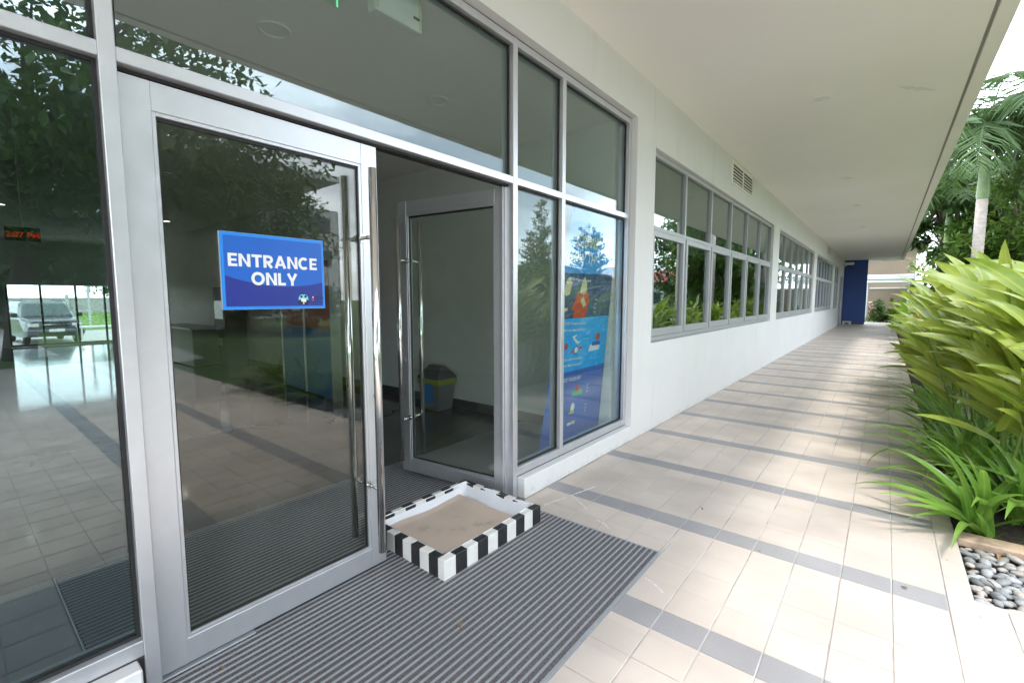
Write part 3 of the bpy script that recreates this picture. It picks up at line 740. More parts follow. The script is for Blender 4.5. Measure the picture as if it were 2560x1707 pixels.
def stroke_text(word, x, yc, zc, h, m, parent, name):
    """heavy geometric capitals, built from bars and rings"""
    T = 0.232*h; mb = MB(); lift = [0.0]
    def bar(p, q, t=T):
        p, q = Vector(p), Vector(q); d = (q-p).normalized(); n = Vector((-d.y, d.x))*t/2
        lift[0] += .00012
        mb.add([(x+lift[0], a.x, a.y) for a in (p+n, p-n, q-n, q+n)], [(0,1,2,3)])
    def rect(a0, a1, e0, e1): mb.add([(x,a0,e0),(x,a1,e0),(x,a1,e1),(x,a0,e1)], [(0,1,2,3)])
    def ring(cx, cz, r, t0=0, t1=360, ry=None, n=36, t=T):
        ry = ry or r
        vs = []
        for i in range(n+1):
            a = R(t0+(t1-t0)*i/n)
            vs += [(x, cx+r*math.cos(a), cz+ry*math.sin(a)), (x, cx+(r-t)*math.cos(a), cz+(ry-t)*math.sin(a))]
        mb.add(vs, [(2*i, 2*i+2, 2*i+3, 2*i+1) for i in range(n)])
    Wd = dict(E=.66, N=.86, T=.78, R=.76, A=.96, C=.86, O=1.02, L=.62, Y=.90, M=1.0)
    gap = .10
    tot = sum(Wd[c] for c in word) + gap*(len(word)-1)
    u = yc - tot*h/2
    for c in word:
        wd = Wd[c]*h; z0, z1 = zc, zc+h; l, r_ = u, u+wd; mid = (l+r_)/2
        if c == 'E':
            rect(l, l+T, z0, z1); rect(l+T, r_, z0, z0+T*.9); rect(l+T, r_, z1-T*.9, z1); rect(l+T, r_-.05*h, zc+h*.41, zc+h*.59)
        elif c == 'N':
            rect(l, l+T, z0, z1); rect(r_-T, r_, z0, z1); mb.add([(x,l+T*.0+T,z1),(x,l+T,z1-T*1.35),(x,r_-T,z0),(x,r_-T,z0+T*1.35)], [(0,1,2,3)])
        elif c == 'T': rect(l, r_, z1-T*.92, z1); rect(mid-T/2, mid+T/2, z0, z1-T*.92)
        elif c == 'L': rect(l, l+T, z0, z1); rect(l+T, r_, z0, z0+T*.92)
        elif c == 'Y': rect(mid-T/2, mid+T/2, z0, zc+h*.40); bar((mid, zc+h*.36), (l+T*.5, z1)); bar((mid, zc+h*.36), (r_-T*.5, z1))
        elif c == 'A': bar((l+T*.5, z0), (mid, z1), T); bar((r_-T*.5, z0), (mid, z1), T); rect(l+wd*.26, r_-wd*.26, zc+h*.2, zc+h*.37)
        elif c == 'O': ring(mid, zc+h/2, wd/2, ry=h*.53)
        elif c == 'C': ring(mid+.02*h, zc+h/2, wd/2+.05*h, 48, 312, ry=h*.53)
        elif c == 'R':
            rect(l, l+T, z0, z1); rr = h*.335; cxx = r_-rr
            rect(l+T, cxx, z1-T*.92, z1); rect(l+T, cxx, z1-2*rr, z1-2*rr+T*.92); ring(cxx, z1-rr, rr, -90, 90, n=18, t=T*.96)
            bar((cxx-.06*h, zc+h*.36), (r_-T*.5, z0))
        u += wd + gap*h
    return mb.build(name, m, parent)
stroke_text('ENTRANCE', .0120, -.004, .182, .0545, M_s4, sg, 'lettering')
stroke_text('ONLY', .0120, -.008, .106, .0545, M_s4, sg, 'lettering')
# emblem: round badge with two figures behind a small placard, and the shield with MCM
def disc(mb, x, y, z, r, n=20, t0=0, t1=360, ry=None):
    ry = ry or r
    vs = [(x, y, z)] + [(x, y+r*math.cos(R(t0+(t1-t0)*i/n)), z+ry*math.sin(R(t0+(t1-t0)*i/n))) for i in range(n+1)]
    mb.add(vs, [(0, i+1, i+2) for i in range(n)])
M_cy = paint('badge_cyan', (0.20,0.62,0.70), .4); M_bk = paint('badge_black', (0.012,0.012,0.02), .4); M_rd = paint('shield_red', (0.65,0.06,0.04), .4)
eb = MB(); disc(eb, .0119, .118, .0445, .0235); eb.build('badge_disc', M_cy, sg)
eb = MB(); disc(eb, .0121, .104, .030, .012); disc(eb, .0121, .131, .030, .012); disc(eb, .0121, .108, .056, .0055); disc(eb, .0121, .128, .057, .006); eb.add([(.0121,.108,.066),(.0121,.126,.066),(.0121,.118,.074)],[(0,1,2)]); eb.build('badge_figures', M_bk, sg)
eb = MB(); eb.add([(.0123,.106,.033),(.0123,.130,.030),(.0123,.131,.045),(.0123,.107,.048)],[(0,1,2,3)]); eb.add([(.0123,.1165,.022),(.0123,.1205,.022),(.0123,.1205,.031),(.0123,.1165,.031)],[(0,1,2,3)]); eb.build('badge_placard', M_s4, sg)
eb = MB(); eb.add([(.0119,.156,.045),(.0119,.173,.045),(.0119,.173,.059),(.0119,.156,.059)],[(0,1,2,3)]); eb.build('shield', M_bk, sg)
eb = MB(); eb.add([(.0119,.156,.0445),(.0119,.1645,.034),(.0119,.173,.0445)],[(0,1,2)]); eb.build('shield_tip', M_rd, sg)
put_text('shield_letter', 'M', .011, M_s4, sg, .0121, .1645, .049, .0004)
put_text('emblem_letters', 'MCM', .021, M_bk, sg, .0119, .1930, .0415, 0, 1.0)
eb = MB(); eb.box(.0117,.0119,.156,.212,.0285,.0300); eb.build('emblem_rule', M_bk, sg)

# ---- foot-bath tray, black and white rim
ft = thing('foot_bath_tray', 'shallow foot bath tray with black and white striped rim at the doorway', 'tray', (-1.742, 1.590, 0.003), R(-0.8))
LX, LY, HZ, TW = 0.715, 0.865, 0.113, 0.052
def seg_box(nm, m, x0, x1, y0, y1): return MB().box(-x1, -x0, y0, y1, 0.0, HZ, bev=0.003).build(nm, m, ft)
n = 10; st = LY/n
for k in range(n):        # the two long sides
    col = M_white if k % 2 == 0 else M_black
    seg_box('rim_block', col, 0, TW, st*k, st*(k+1)); seg_box('rim_block', col, LX-TW, LX, st*k, st*(k+1))
n2 = 8; s2 = (LX-2*TW)/n2
for k in range(n2):
    col = M_black if k % 2 == 0 else M_white
    c2_ = M_white if k % 2 == 0 else M_black
    seg_box('rim_block', col, TW+s2*k, TW+s2*(k+1), 0, TW); seg_box('rim_block', c2_, TW+s2*k, TW+s2*(k+1), LY-TW, LY)
# vinyl liner with soft folds
lm = MB(); NX, NY = 26, 30
x0_, x1_, y0_, y1_ = -LX+TW-.010, -TW+.008, TW-.008, LY-TW+.012
def lz(u, v):
    e = min(u, 1-u)*(x1_-x0_); e2 = min(v, 1-v)*(y1_-y0_)
    def up(e, s): return max(0.0, 1 - e/s)
    h = max(up(e, .045), up(e2, .045 if v < .5 else .10))
    f = .010*math.sin(u*13+v*9)*up(e2, .2)*(1 if v > .5 else .2)
    return .022 + (HZ-.018)*h**1.15 + f*h
vs = []
for i in range(NX+1):
    for j in range(NY+1):
        u, v = i/NX, j/NY
        u2 = u if 0 < i < NX else u; vs.append((x0_+(x1_-x0_)*u2, y0_+(y1_-y0_)*v, lz(u, v) + (.0008 if i in (0, NX) or j in (0, NY) else 0)))
lm.add(vs, [(i*(NY+1)+j, (i+1)*(NY+1)+j, (i+1)*(NY+1)+j+1, i*(NY+1)+j+1) for i in range(NX) for j in range(NY)])
lm.build('vinyl_liner', M_liner, ft, True)
def mudmat():
    m, nn, ll, out = new_mat('damp_foam')
    geo = N(nn, 'ShaderNodeNewGeometry'); a = N(nn, 'ShaderNodeTexNoise'); a.inputs['Scale'].default_value = 7; a.inputs['Detail'].default_value = 7
    ll.new(geo.outputs['Position'], a.inputs['Vector'])
    r = N(nn, 'ShaderNodeValToRGB'); r.color_ramp.elements[0].position = .24; r.color_ramp.elements[0].color = (.34,.28,.21,1); r.color_ramp.elements[1].position = .62; r.color_ramp.elements[1].color = (.58,.465,.385,1)
    e = r.color_ramp.elements.new(.38); e.color = (.54,.435,.355,1)
    ll.new(a.outputs['Fac'], r.inputs['Fac'])
    b = N(nn, 'ShaderNodeBsdfPrincipled'); b.inputs['Roughness'].default_value = .7; ll.new(r.outputs['Color'], b.inputs['Base Color'])
    n2_ = N(nn, 'ShaderNodeTexNoise'); n2_.inputs['Scale'].default_value = 120; ll.new(geo.outputs['Position'], n2_.inputs['Vector'])
    bp = N(nn, 'ShaderNodeBump'); bp.inputs['Strength'].default_value = .2; bp.inputs['Distance'].default_value = .004; ll.new(n2_.outputs['Fac'], bp.inputs['Height']); ll.new(bp.outputs['Normal'], b.inputs['Normal'])
    ll.new(b.outputs['BSDF'], out.inputs['Surface']); return m
fm_ = MB(); vs = []
fx0, fx1, fy0, fy1 = -LX+TW+.012, -TW-.002, TW+.002, LY-TW-.085
for i in range(21):
    for j in range(21):
        u, v = i/20, j/20; e = min(u, 1-u, v, 1-v)
        vs.append((fx0+(fx1-fx0)*u, fy0+(fy1-fy0)*v + .004*math.sin(u*7), .040 + .004*math.sin(u*5+v*8) + (.016*(1-e/.06) if e < .06 else 0)))
fm_.add(vs, [(i*21+j, (i+1)*21+j, (i+1)*21+j+1, i*21+j+1) for i in range(20) for j in range(20)])
fm_.build('foam_mat', mudmat(), ft, True)

# ---- leaning banner behind the side glass
M_b1 = paint('banner_blue', (0.025, 0.33, 0.85), 0.5, var=.03); M_b2 = paint('banner_navy', (0.015, 0.05, 0.19), 0.5, var=.03); M_b3 = paint('banner_bright_blue', (0.025, 0.40, 0.92), 0.5, var=.03)
M_b4 = paint('banner_indigo', (0.06, 0.14, 0.50), 0.5, var=.03); M_bw = paint('banner_white', (0.80,0.80,0.78), .5, var=.01); M_bc = paint('banner_cream', (0.72,0.60,0.38), .5); M_br = paint('banner_red', (0.62,0.05,0.03), .5)
M_bg = paint('banner_green', (0.05,0.45,0.20), .5); M_by = paint('banner_yellow', (0.75,0.62,0.05), .5); M_ivory = paint('banner_ivory', (0.62, 0.62, 0.42), .5)
bn = thing('banner_stand', 'tall blue leaning health information banner behind the side window', 'banner', (-2.54, 3.57, 0.0))
BW, BH = 1.06, 2.42
PBL, PBR, PTL, PTR = Vector((-2.40,3.36,.05)), Vector((-2.36,4.41,.07)), Vector((-2.215,3.62,2.32)), Vector((-2.215+.031,3.62+.819,2.3356))
def bp_(u, v, d=0.0):
    a = PBL.lerp(PBR, u); b = PTL.lerp(PTR, u); p = a.lerp(b, v)
    nrm = (PBR-PBL).cross(PTL-PBL).normalized()
    return p + nrm*d - Vector((-2.54,3.57,0))
def bquad(nm, m, u0, u1, v0, v1, d): return MB().quad(bp_(u0,v0,d), bp_(u1,v0,d), bp_(u1,v1,d), bp_(u0,v1,d)).build(nm, m, bn)
mb = MB()
vs = [bp_(u, v, d) for d in (-.0015, 0) for (u, v) in ((0,0),(1,0),(1,1),(0,1))]
mb.add(vs, [(3,2,1,0),(4,5,6,7),(0,1,5,4),(1,2,6,5),(2,3,7,6),(3,0,4,7)]); mb.build('sheet', M_b1, bn)
bquad('panel', M_b2, 0, 1, .555, .74, .0008); bquad('panel', M_b3, 0, 1, .33, .555, .0008); bquad('panel', M_b4, 0, 1, 0, .33, .0008)
def btext(txt, size, m, u, v, bold=0.0, align='CENTER', sx=1.0, sh=0.0):
    o = link('lettering', text_mesh(txt, size, m, bold, 1.0, align), bn)
    ex = (bp_(1,v)-bp_(0,v)).normalized(); ey = (bp_(u,1)-bp_(u,0)).normalized(); ez = ex.cross(ey).normalized()
    p = bp_(u, v, .0018)
    o.matrix_local = Matrix(((ex.x*sx,ey.x,ez.x,p.x),(ex.y*sx,ey.y,ez.y,p.y),(ex.z*sx,ey.z,ez.z,p.z),(0,0,0,1)))
btext('COVID-19', .150, M_ivory, .52, .845, .005); btext('KNOW THE FACTS', .118, M_bw, .5, .782, .0016)
btext('COVID-19 spreads primarily from person to person', .036, M_bw, .5, .705, .0006)
btext('COVID-19 mainly spreads from person to person', .038, M_bw, .5, .525, .0008); btext('but it can also be left on objects and surfaces...', .038, M_bw, .5, .498, .0008)
btext('so if you touch something contaminated and then', .037, M_bw, .5, .375, .0008); btext('touch your face or another\'s face, you might all fall ill.', .037, M_bw, .5, .350, .0008)
btext('REDUCE YOUR RISK OF COVID-19', .050, M_bw, .5, .285, .0008)
for k, tx in enumerate(('Close contact with', 'someone sick - like', 'hugging or shaking', 'hands')): btext(tx, .034, M_bw, .66, .625-.018*k, 0, 'LEFT')
for k, tx in enumerate(('Clean your hands', 'with soap')): btext(tx, .026, M_bw, .10, .225-.014*k, 0, 'LEFT')
for k, tx in enumerate(('Keep your distance', 'and avoid crowded', 'places')): btext(tx, .026, M_bw, .68, .245-.014*k, 0, 'LEFT')
for k, tx in enumerate(('Avoid touching', 'your face', 'with your hands')): btext(tx, .026, M_bw, .68, .155-.014*k, 0, 'LEFT')
def bshape(nm, m, pts, d): 
    MB().add([bp_(u, v, d) for (u, v) in pts], [tuple(range(len(pts)))]).build(nm, m, bn)
def bell(nm, m, u, v, ru, rv, d, n=18): bshape(nm, m, [(u+ru*math.cos(2*PI*i/n), v+rv*math.sin(2*PI*i/n)) for i in range(n)], d)
bshape('printed_figure', M_br, [(.26,.556),(.28,.585),(.22,.59),(.30,.66),(.38,.672),(.50,.665),(.56,.62),(.52,.605),(.50,.556)], .0014)
bshape('printed_figure', M_bc, [(.34,.66),(.36,.70),(.40,.728),(.46,.70),(.47,.665),(.42,.65)], .0018); bshape('printed_figure', M_bc, [(.37,.63),(.42,.645),(.49,.61),(.44,.597)], .0018)
bshape('printed_figure', M_bc, [(.05,.665),(.07,.715),(.13,.725),(.18,.70),(.15,.655),(.09,.648)], .0014); bshape('printed_figure', M_bc, [(0,.585),(.06,.60),(.15,.60),(.15,.59),(.05,.578),(0,.574)], .0014)
bshape('printed_phone', M_bw, [(.30,.478),(.38,.485),(.39,.478),(.34,.472),(.43,.452),(.47,.457),(.44,.445),(.40,.444)], .0014)
bell('printed_doorknob', M_br, .12, .437, .035, .016, .0018); bell('printed_doorknob', M_br, .21, .440, .03, .014, .0018); bshape('printed_doorknob', M_bw, [(0,.415),(.12,.42),(.13,.455),(0,.458)], .0014)
bell('printed_watch', M_b2, .40, .418, .042, .018, .0016); bell('printed_watch', M_bw, .40, .418, .032, .0135, .0020); bshape('printed_watch', M_br, [(.31,.405),(.36,.408),(.36,.418),(.31,.416)], .0014); bshape('printed_watch', M_br, [(.45,.418),(.51,.421),(.51,.432),(.45,.43)], .0014)
bshape('printed_backpack', M_br, [(.76,.448),(.84,.45),(.85,.475),(.77,.475)], .0014); bshape('printed_backpack', M_bg, [(.77,.476),(.79,.487),(.81,.478),(.84,.488),(.84,.477)], .0014)
bshape('printed_bag', M_bw, [(.64,.402),(.85,.402),(.86,.43),(.66,.43)], .0014); bshape('printed_bag', M_b4, [(.70,.424),(.86,.424),(.86,.442),(.70,.442)], .0018)
bshape('printed_figure', M_bg, [(.42,.215),(.62,.215),(.60,.238),(.44,.238)], .0014); bell('printed_figure', M_br, .52, .247, .03, .016, .0018)
bell('printed_figure', M_bw, .46, .165, .035, .02, .0014); bshape('printed_figure', M_by, [(.40,.138),(.50,.138),(.48,.152),(.43,.152)], .0018); bshape('printed_figure', M_bw, [(.40,.088),(.46,.088),(.46,.10),(.40,.10)], .0014); bshape('printed_figure', M_bc, [(.47,.088),(.53,.088),(.53,.102),(.47,.102)], .0014)
bs = MB(); bs.tube([bp_(.5,.03,-.01), bp_(.5,.97,-.012)], .008, 8); bs.tube([bp_(.5,.55,-.012), bp_(.5,0,0)+Vector((-.28,0,-.02))], .008, 8); bs.tube([bp_(0,0,-.005), bp_(1,0,-.005)], .012, 8); bs.tube([bp_(0,1,-.004), bp_(1,1,-.004)], .010, 8)
bs.build('stand_frame', M_base, bn)

# ---- swing-lid bin in the lobby
bi = thing('rubbish_bin', 'grey swing-lid bin with yellow liner and blue notice against the lobby wall', 'bin', (-4.72, 4.225, 0.0))
M_binb = paint('grey_plastic', (0.21,0.215,0.22), .45, var=.04); M_binl = paint('dark_grey_plastic', (0.10,0.105,0.115), .4); M_yel = paint('yellow_liner', (0.40,0.42,0.05), .5, var=.15, scale=20, bump=.5, bscale=30); M_note = paint('blue_notice', (0.01,0.20,0.55), .5)
def frustum(mb, x, y, z0, z1, a0, b0, a1, b1):
    vs = [(x+sx*a0, y+sy*b0, z0) for sx, sy in ((-1,-1),(1,-1),(1,1),(-1,1))] + [(x+sx*a1, y+sy*b1, z1) for sx, sy in ((-1,-1),(1,-1),(1,1),(-1,1))]
    mb.add(vs, [(3,2,1,0),(4,5,6,7),(0,1,5,4),(1,2,6,5),(2,3,7,6),(3,0,4,7)]); return mb
frustum(MB(), 0, 0, 0.004, 0.40, .155, .125, .195, .16).build('body', M_binb, bi)
frustum(MB(), 0, 0, .36, .43, .204, .168, .210, .174).build('liner', M_yel, bi)
lm2 = MB(); frustum(lm2, 0, 0, .425, .465, .206, .172, .200, .168); lm2.build('lid_rim', M_binl, bi)
lm2 = MB(); lm2.add([(-.19,-.16,.465),(.19,-.16,.465),(.19,.16,.465),(-.19,.16,.465),(-.12,-.03,.60),(.12,-.03,.60),(.12,.03,.60),(-.12,.03,.60)], [(0,1,5,4),(1,2,6,5),(2,3,7,6),(3,0,4,7),(4,5,6,7)]); lm2.build('lid', M_binl, bi)
lm2 = MB(); lm2.add([(-.13,-.148,.10),(.09,-.148,.10),(.10,-.176,.37),(-.13,-.176,.37)], [(0,1,2,3)]); lm2.build('notice', M_note, bi)

# ---- things inside the lobby
db = thing('display_board', 'red and blue display board standing on the lobby floor', 'board', (-7.15, 3.70, 0.0), R(-6))
M_rdd = paint('board_red', (0.70,0.04,0.03), .5, var=.15, scale=3); M_bld = paint('board_blue', (0.015,0.20,0.72), .5, var=.1, scale=3)
MB().box(-.98,.98,-.05,.05,.02,1.05).build('lower_panel', M_bld, db); MB().box(-.98,.98,-.05,.05,1.052,2.05).build('upper_panel', M_rdd, db)
MB().box(-.02,.02,-.075,-.052,.02,2.06).box(.97,1.0,-.07,.07,0,2.06).box(-1.0,-.97,-.07,.07,0,2.06).build('frame', M_alu, db)
MB().box(-.52,-.16,-.055,-.0505,1.30,1.62).build('notice', M_white_plain, db)
ct = thing('reception_counter', 'low white counter in the dim lobby beyond the closed door', 'counter', (-13.0, 3.75, 0))
MB().box(-1.3,1.3,-.3,.3,.02,.82).build('body', M_binb, ct); MB().box(-1.35,1.35,-.35,.35,.822,.86).build('worktop', M_alu, ct)
kk = thing('payment_kiosk', 'dark payment kiosk with a lit screen against the lobby wall', 'kiosk', (-11.6, 4.18, 0))
MB().box(-.32,.32,-.22,.22,0,1.75,bev=.02).build('cabinet', M_base, kk); MB().box(-.22,.22,-.235,-.222,1.05,1.45).build('screen', paint('screen', (.05,.07,.08), .2, emit=(.5,.6,.65), estr=.25), kk); MB().box(-.2,.2,-.30,-.222,.82,.86).build('shelf', M_alu, kk)
MB().box(-.12,.12,-.226,-.2215,.45,.62).build('notice', M_white_plain, kk)
ck = thing('led_clock', 'red LED clock glowing inside the lobby at the left picture edge', 'clock', (-6.0, 0.53, 2.02))
MB().box(-.03,.0,-.11,.11,-.01,.11).build('case', M_gasket, ck)
M_led = paint('red_led', (.3,.0,.0), .4, emit=(1.0,.05,.02), estr=.3)
put_text('digits', '2:07 PM', .066, M_led, ck, .002, 0, .02, .0015)
MB().tube([(-.015,0,.11),(-.015,0,ZC-2.02)], .0025, 6).build('hanger', M_wallin, ck)
el = thing('emergency_light', 'white emergency light box hanging behind the glass above the doorway', 'light fitting', (-2.25, 1.775, 3.07))
MB().box(-.07,0,-.165,.165,0,.225,bev=.006).build('housing', M_white_plain, el); MB().box(.0005,.003,.10,.15,.06,.075).build('indicator', M_gasket, el); MB().box(.0005,.003,-.155,-.14,.01,.215).box(.0005,.003,.14,.155,.01,.215).build('end_trim', M_ivory, el)
el2 = MB()
for s in (-1,1): el2.tube([(-.02,-.15*s,.225),(-.02,-.15*s,.24)], .008, 6)
el2.build('hanger', M_alu, el)
cable = MB().tube([(-.03,-.165,.20),(-.03,-.22,.16),(-.03,-.28,.19),(-.03,-.30,.228)], .004, 6).build('cable', M_white_plain, el)
ex = thing('exit_sign', 'green edge-lit exit sign panel hanging from the lobby ceiling', 'sign', (-2.45, 1.35, 3.10))
MB().box(-.006,.0,-.16,.16,0,.169).build('panel', glass('acrylic', .05, (.80,.96,.88)), ex); MB().box(-.03,.03,-.18,.18,.170,.199).build('housing', M_white_plain, ex)
MB().box(-.0065,.0008,.155,.1605,0,.169).build('glow_edge', paint('green_edge', (.05,.6,.3), .4, emit=(.1,.9,.45), estr=.8), ex)
put_text('letters', 'EXIT', .12, MATS['green_edge'], ex, .0015, 0, .04, .002)

# ---- security camera and pipe boxes at the far end
cc = thing('security_camera', 'white bullet security camera at the far end of the wall under the soffit', 'camera', (-2.03, 32.6, 3.35))
MB().tube([(0,0,0),(.10,0,-.02),(.16,0,.06)], .03, 8).build('bracket', M_white_plain, cc); MB().box(.08,.52,-.08,.08,.04,.19,bev=.03).build('housing', M_white_plain, cc); MB().tube([(.52,0,.115),(.56,0,.112)], .055, 12).build('lens', M_gasket, cc)
ub = thing('utility_trolley', 'small white low trolley parked by the foot of the blue wall', 'trolley', (-1.72, 33.2, 0))
ub.scale = (.75, .75, .75)
MB().box(-.28,.28,-.2,.2,.16,.26,bev=.02).build('deck', M_white_plain, ub)
for sx in (-.2,.2):
    for sy in (-.14,.14): MB().lathe([(0,-.03),(.08,-.03),(.08,.03),(0,.03)], seg=12).build('wheel', M_white_plain if sy < 0 else M_gasket, ub, loc=(sx,sy,.082), rot=(PI/2,0,0))

# ================================================================== planting
def leaf_mesh(name, L, W, droop, fold, m, seg=8, tip=1.0, twist=0.0, base=0.15):
    """blade along +y from the origin, keel folded, arching over towards -z"""
    vs, fs = [], []
    ang, p = 0.0, Vector((0, 0, 0))
    for i in range(seg+1):
        t = i/seg
        wd = W*0.5*(max(0.0, math.sin(PI*min(1, (base + (1-base)*t)**(0.8*tip)))))**0.85
        if i == seg: wd = 0.0004
        tw = twist*t
        ex = Vector((math.cos(tw), 0, math.sin(tw)))
        up = Vector((0, math.sin(ang), math.cos(ang)))
        ct = p.copy()
        vs += [ct - ex*wd + up*wd*fold, ct, ct + ex*wd + up*wd*fold]
        ang += droop/seg*(0.35+1.3*t)
        p = p + Vector((0, math.cos(ang), -math.sin(ang)))*L/seg
    for i in range(seg):
        a, b = i*3, i*3+3
        fs += [(a, a+1, b+1, b), (a+1, a+2, b+2, b+1)]
    mb = MB(); mb.add(vs, fs); me = mb.mesh(name, m, True)
    a1 = me.attributes.new('rib', 'FLOAT', 'POINT'); a2 = me.attributes.new('along', 'FLOAT', 'POINT')
    a1.data.foreach_set('value', [1.0 if i % 3 == 1 else 0.0 for i in range(len(vs))])
    a2.data.foreach_set('value', [(i//3)/seg for i in range(len(vs))])
    return me
def aim(base, az, el, roll, s=1.0):
    """local +y -> the direction (az, el); local z kept upward"""
    d = Vector((math.cos(az)*math.cos(el), math.sin(az)*math.cos(el), math.sin(el)))
    sx = Vector((math.sin(az), -math.cos(az), 0)); uz = sx.cross(d)
    q = Matrix((( sx.x, d.x, uz.x), (sx.y, d.y, uz.y), (sx.z, d.z, uz.z)))
    q = q @ Matrix.Rotation(roll, 3, 'Y')
    return Matrix.Translation(base) @ q.to_4x4() @ Matrix.Scale(s, 4)
def mesh_into(mb, me, mw):
    mb.add([mw @ v.co for v in me.vertices], [tuple(p.vertices) for p in me.polygons])

H_leaf = [leaf_mesh('heliconia_leaf', .56, .128, .45, .25, L_heli), leaf_mesh('heliconia_leaf', .50, .115, .85, .35, L_heli, twist=.3), leaf_mesh('heliconia_leaf', .62, .132, .6, .2, L_heli, twist=-.3), leaf_mesh('heliconia_leaf', .46, .104, .3, .45, L_heli)]
S_leaf = [leaf_mesh('lily_leaf', .60, .060, .9, .35, L_lily, 9, base=.28), leaf_mesh('lily_leaf', .72, .066, 1.35, .3, L_lily, 9, base=.28), leaf_mesh('lily_leaf', .50, .058, .55, .4, L_lily, 8, base=.3), leaf_mesh('lily_leaf', .66, .068, 1.8, .25, L_lily, 10, twist=.5, base=.28)]

# soil, pebble strip, edging
bed = MB(); nb_x, nb_y = 12, 90
vs = []
for i in range(nb_x+1):
    for j in range(nb_y+1):
        x = .43 + (4.6-.43)*i/nb_x; y = 4.045 + (34-4.045)*j/nb_y
        vs.append((x, y, -.012 + (.03*rnd.random() if 0 < i < nb_x and j > 0 else 0)))
bed.add(vs, [(i*(nb_y+1)+j, (i+1)*(nb_y+1)+j, (i+1)*(nb_y+1)+j+1, i*(nb_y+1)+j+1) for i in range(nb_x) for j in range(nb_y)])
bed.box(.4301, 1.5, 3.16, 4.04, -.058, -.045); bed.box(1.501, 4.6, 3.165, 4.043, -.058, -.012)
struct(bed.build('planting_bed', M_soil))
ed = MB().box(.4305, 1.5, 3.905, 4.04, -.04, .012, bev=.008).build('bed_edging', M_stone)
tag(ed, 'low sandstone edging strip between the pebbles and the planted bed', 'edging')
peb_m = [paint('pebble_a', (.27,.275,.285), .6, var=.2, scale=60, objrand=.45), paint('pebble_b', (.36,.33,.30), .6, var=.2, scale=60, objrand=.35)]
pebs = []
for k in range(6):
    bm = bmesh.new(); bmesh.ops.create_icosphere(bm, subdivisions=2, radius=1)
    sx, sy, sz = rnd.uniform(.9,1.35), rnd.uniform(.62,.85), rnd.uniform(.38,.55); ph = rnd.random()*6
    for v in bm.verts:
        c = v.co; f = 1 + .10*math.sin(3*c.x+ph) + .08*math.sin(4*c.y+ph*2)
        v.co = Vector((c.x*sx*f, c.y*sy*f, c.z*sz))
    pebs.append(bm)
peb_me = []
for k, bm in enumerate(pebs):
    me = bpy.data.meshes.new('pebble'); bm.to_mesh(me); bm.free(); me.materials.append(peb_m[k % 2] if k != 3 else peb_m[1]); me.polygons.foreach_set('use_smooth', [True]*len(me.polygons)); peb_me.append(me)
spots = []
def free(x, y, r): return all((x-a)**2 + (y-b)**2 > (r+c)**2*.62 for a, b, c in spots)
for tr in range(6000):
    if len(spots) >= 250: break
    r = rnd.uniform(.018, .034); x = rnd.uniform(.43+r, 1.02); y = rnd.uniform(3.165+r, 3.90-r)
    if free(x, y, r):
        spots.append((x, y, r))
        o = link('pebble', rnd.choice(peb_me), struct(bpy.data.objects['planting_bed']), (x, y, -.045+r*.45+rnd.uniform(0,.012)), (rnd.uniform(-.3,.3), rnd.uniform(-.3,.3), rnd.uniform(0,PI)))
        o.scale = (r*1.05, r*1.05, r*1.15)
mb = MB()
for tr in range(190):
    r = rnd.uniform(.02, .036); x = rnd.uniform(1.03, 1.48); y = rnd.uniform(3.17+r, 3.90-r)
    mw = Matrix.Translation((x, y, -.04+r*.4)) @ Euler((0,0,rnd.random()*PI)).to_matrix().to_4x4() @ Matrix.Scale(r, 4)
    mesh_into(mb, peb_me[tr % 6], mw)
tag(mb.build('far_pebbles', peb_m[0], bpy.data.objects['planting_bed'], True), kind='stuff')
# weeds and litter on the soil
mb = MB()
gl = leaf_mesh('weed_blade', .11, .010, .8, .3, L_lily, 3)
for k in range(900):
    x = .45 + rnd.random()**1.6*1.6; y = 4.06 + rnd.random()**2*7
    mesh_into(mb, gl, aim(Vector((x, y, -.01)), rnd.random()*2*PI, R(rnd.uniform(20,80)), 0, rnd.uniform(.3,1.0)))
tag(mb.build('ground_cover', foliage('weed', (.05,.10,.012), (.14,.22,.03), use_obj=False)), 'small weeds and grass blades on the bed soil', 'weeds', kind='stuff')

ordw = ['first', 'second', 'third', 'fourth', 'fifth', 'sixth', 'seventh', 'eighth', 'ninth', 'tenth', 'eleventh', 'twelfth', 'thirteenth', 'fourteenth', 'fifteenth', 'sixteenth', 'seventeenth', 'eighteenth']
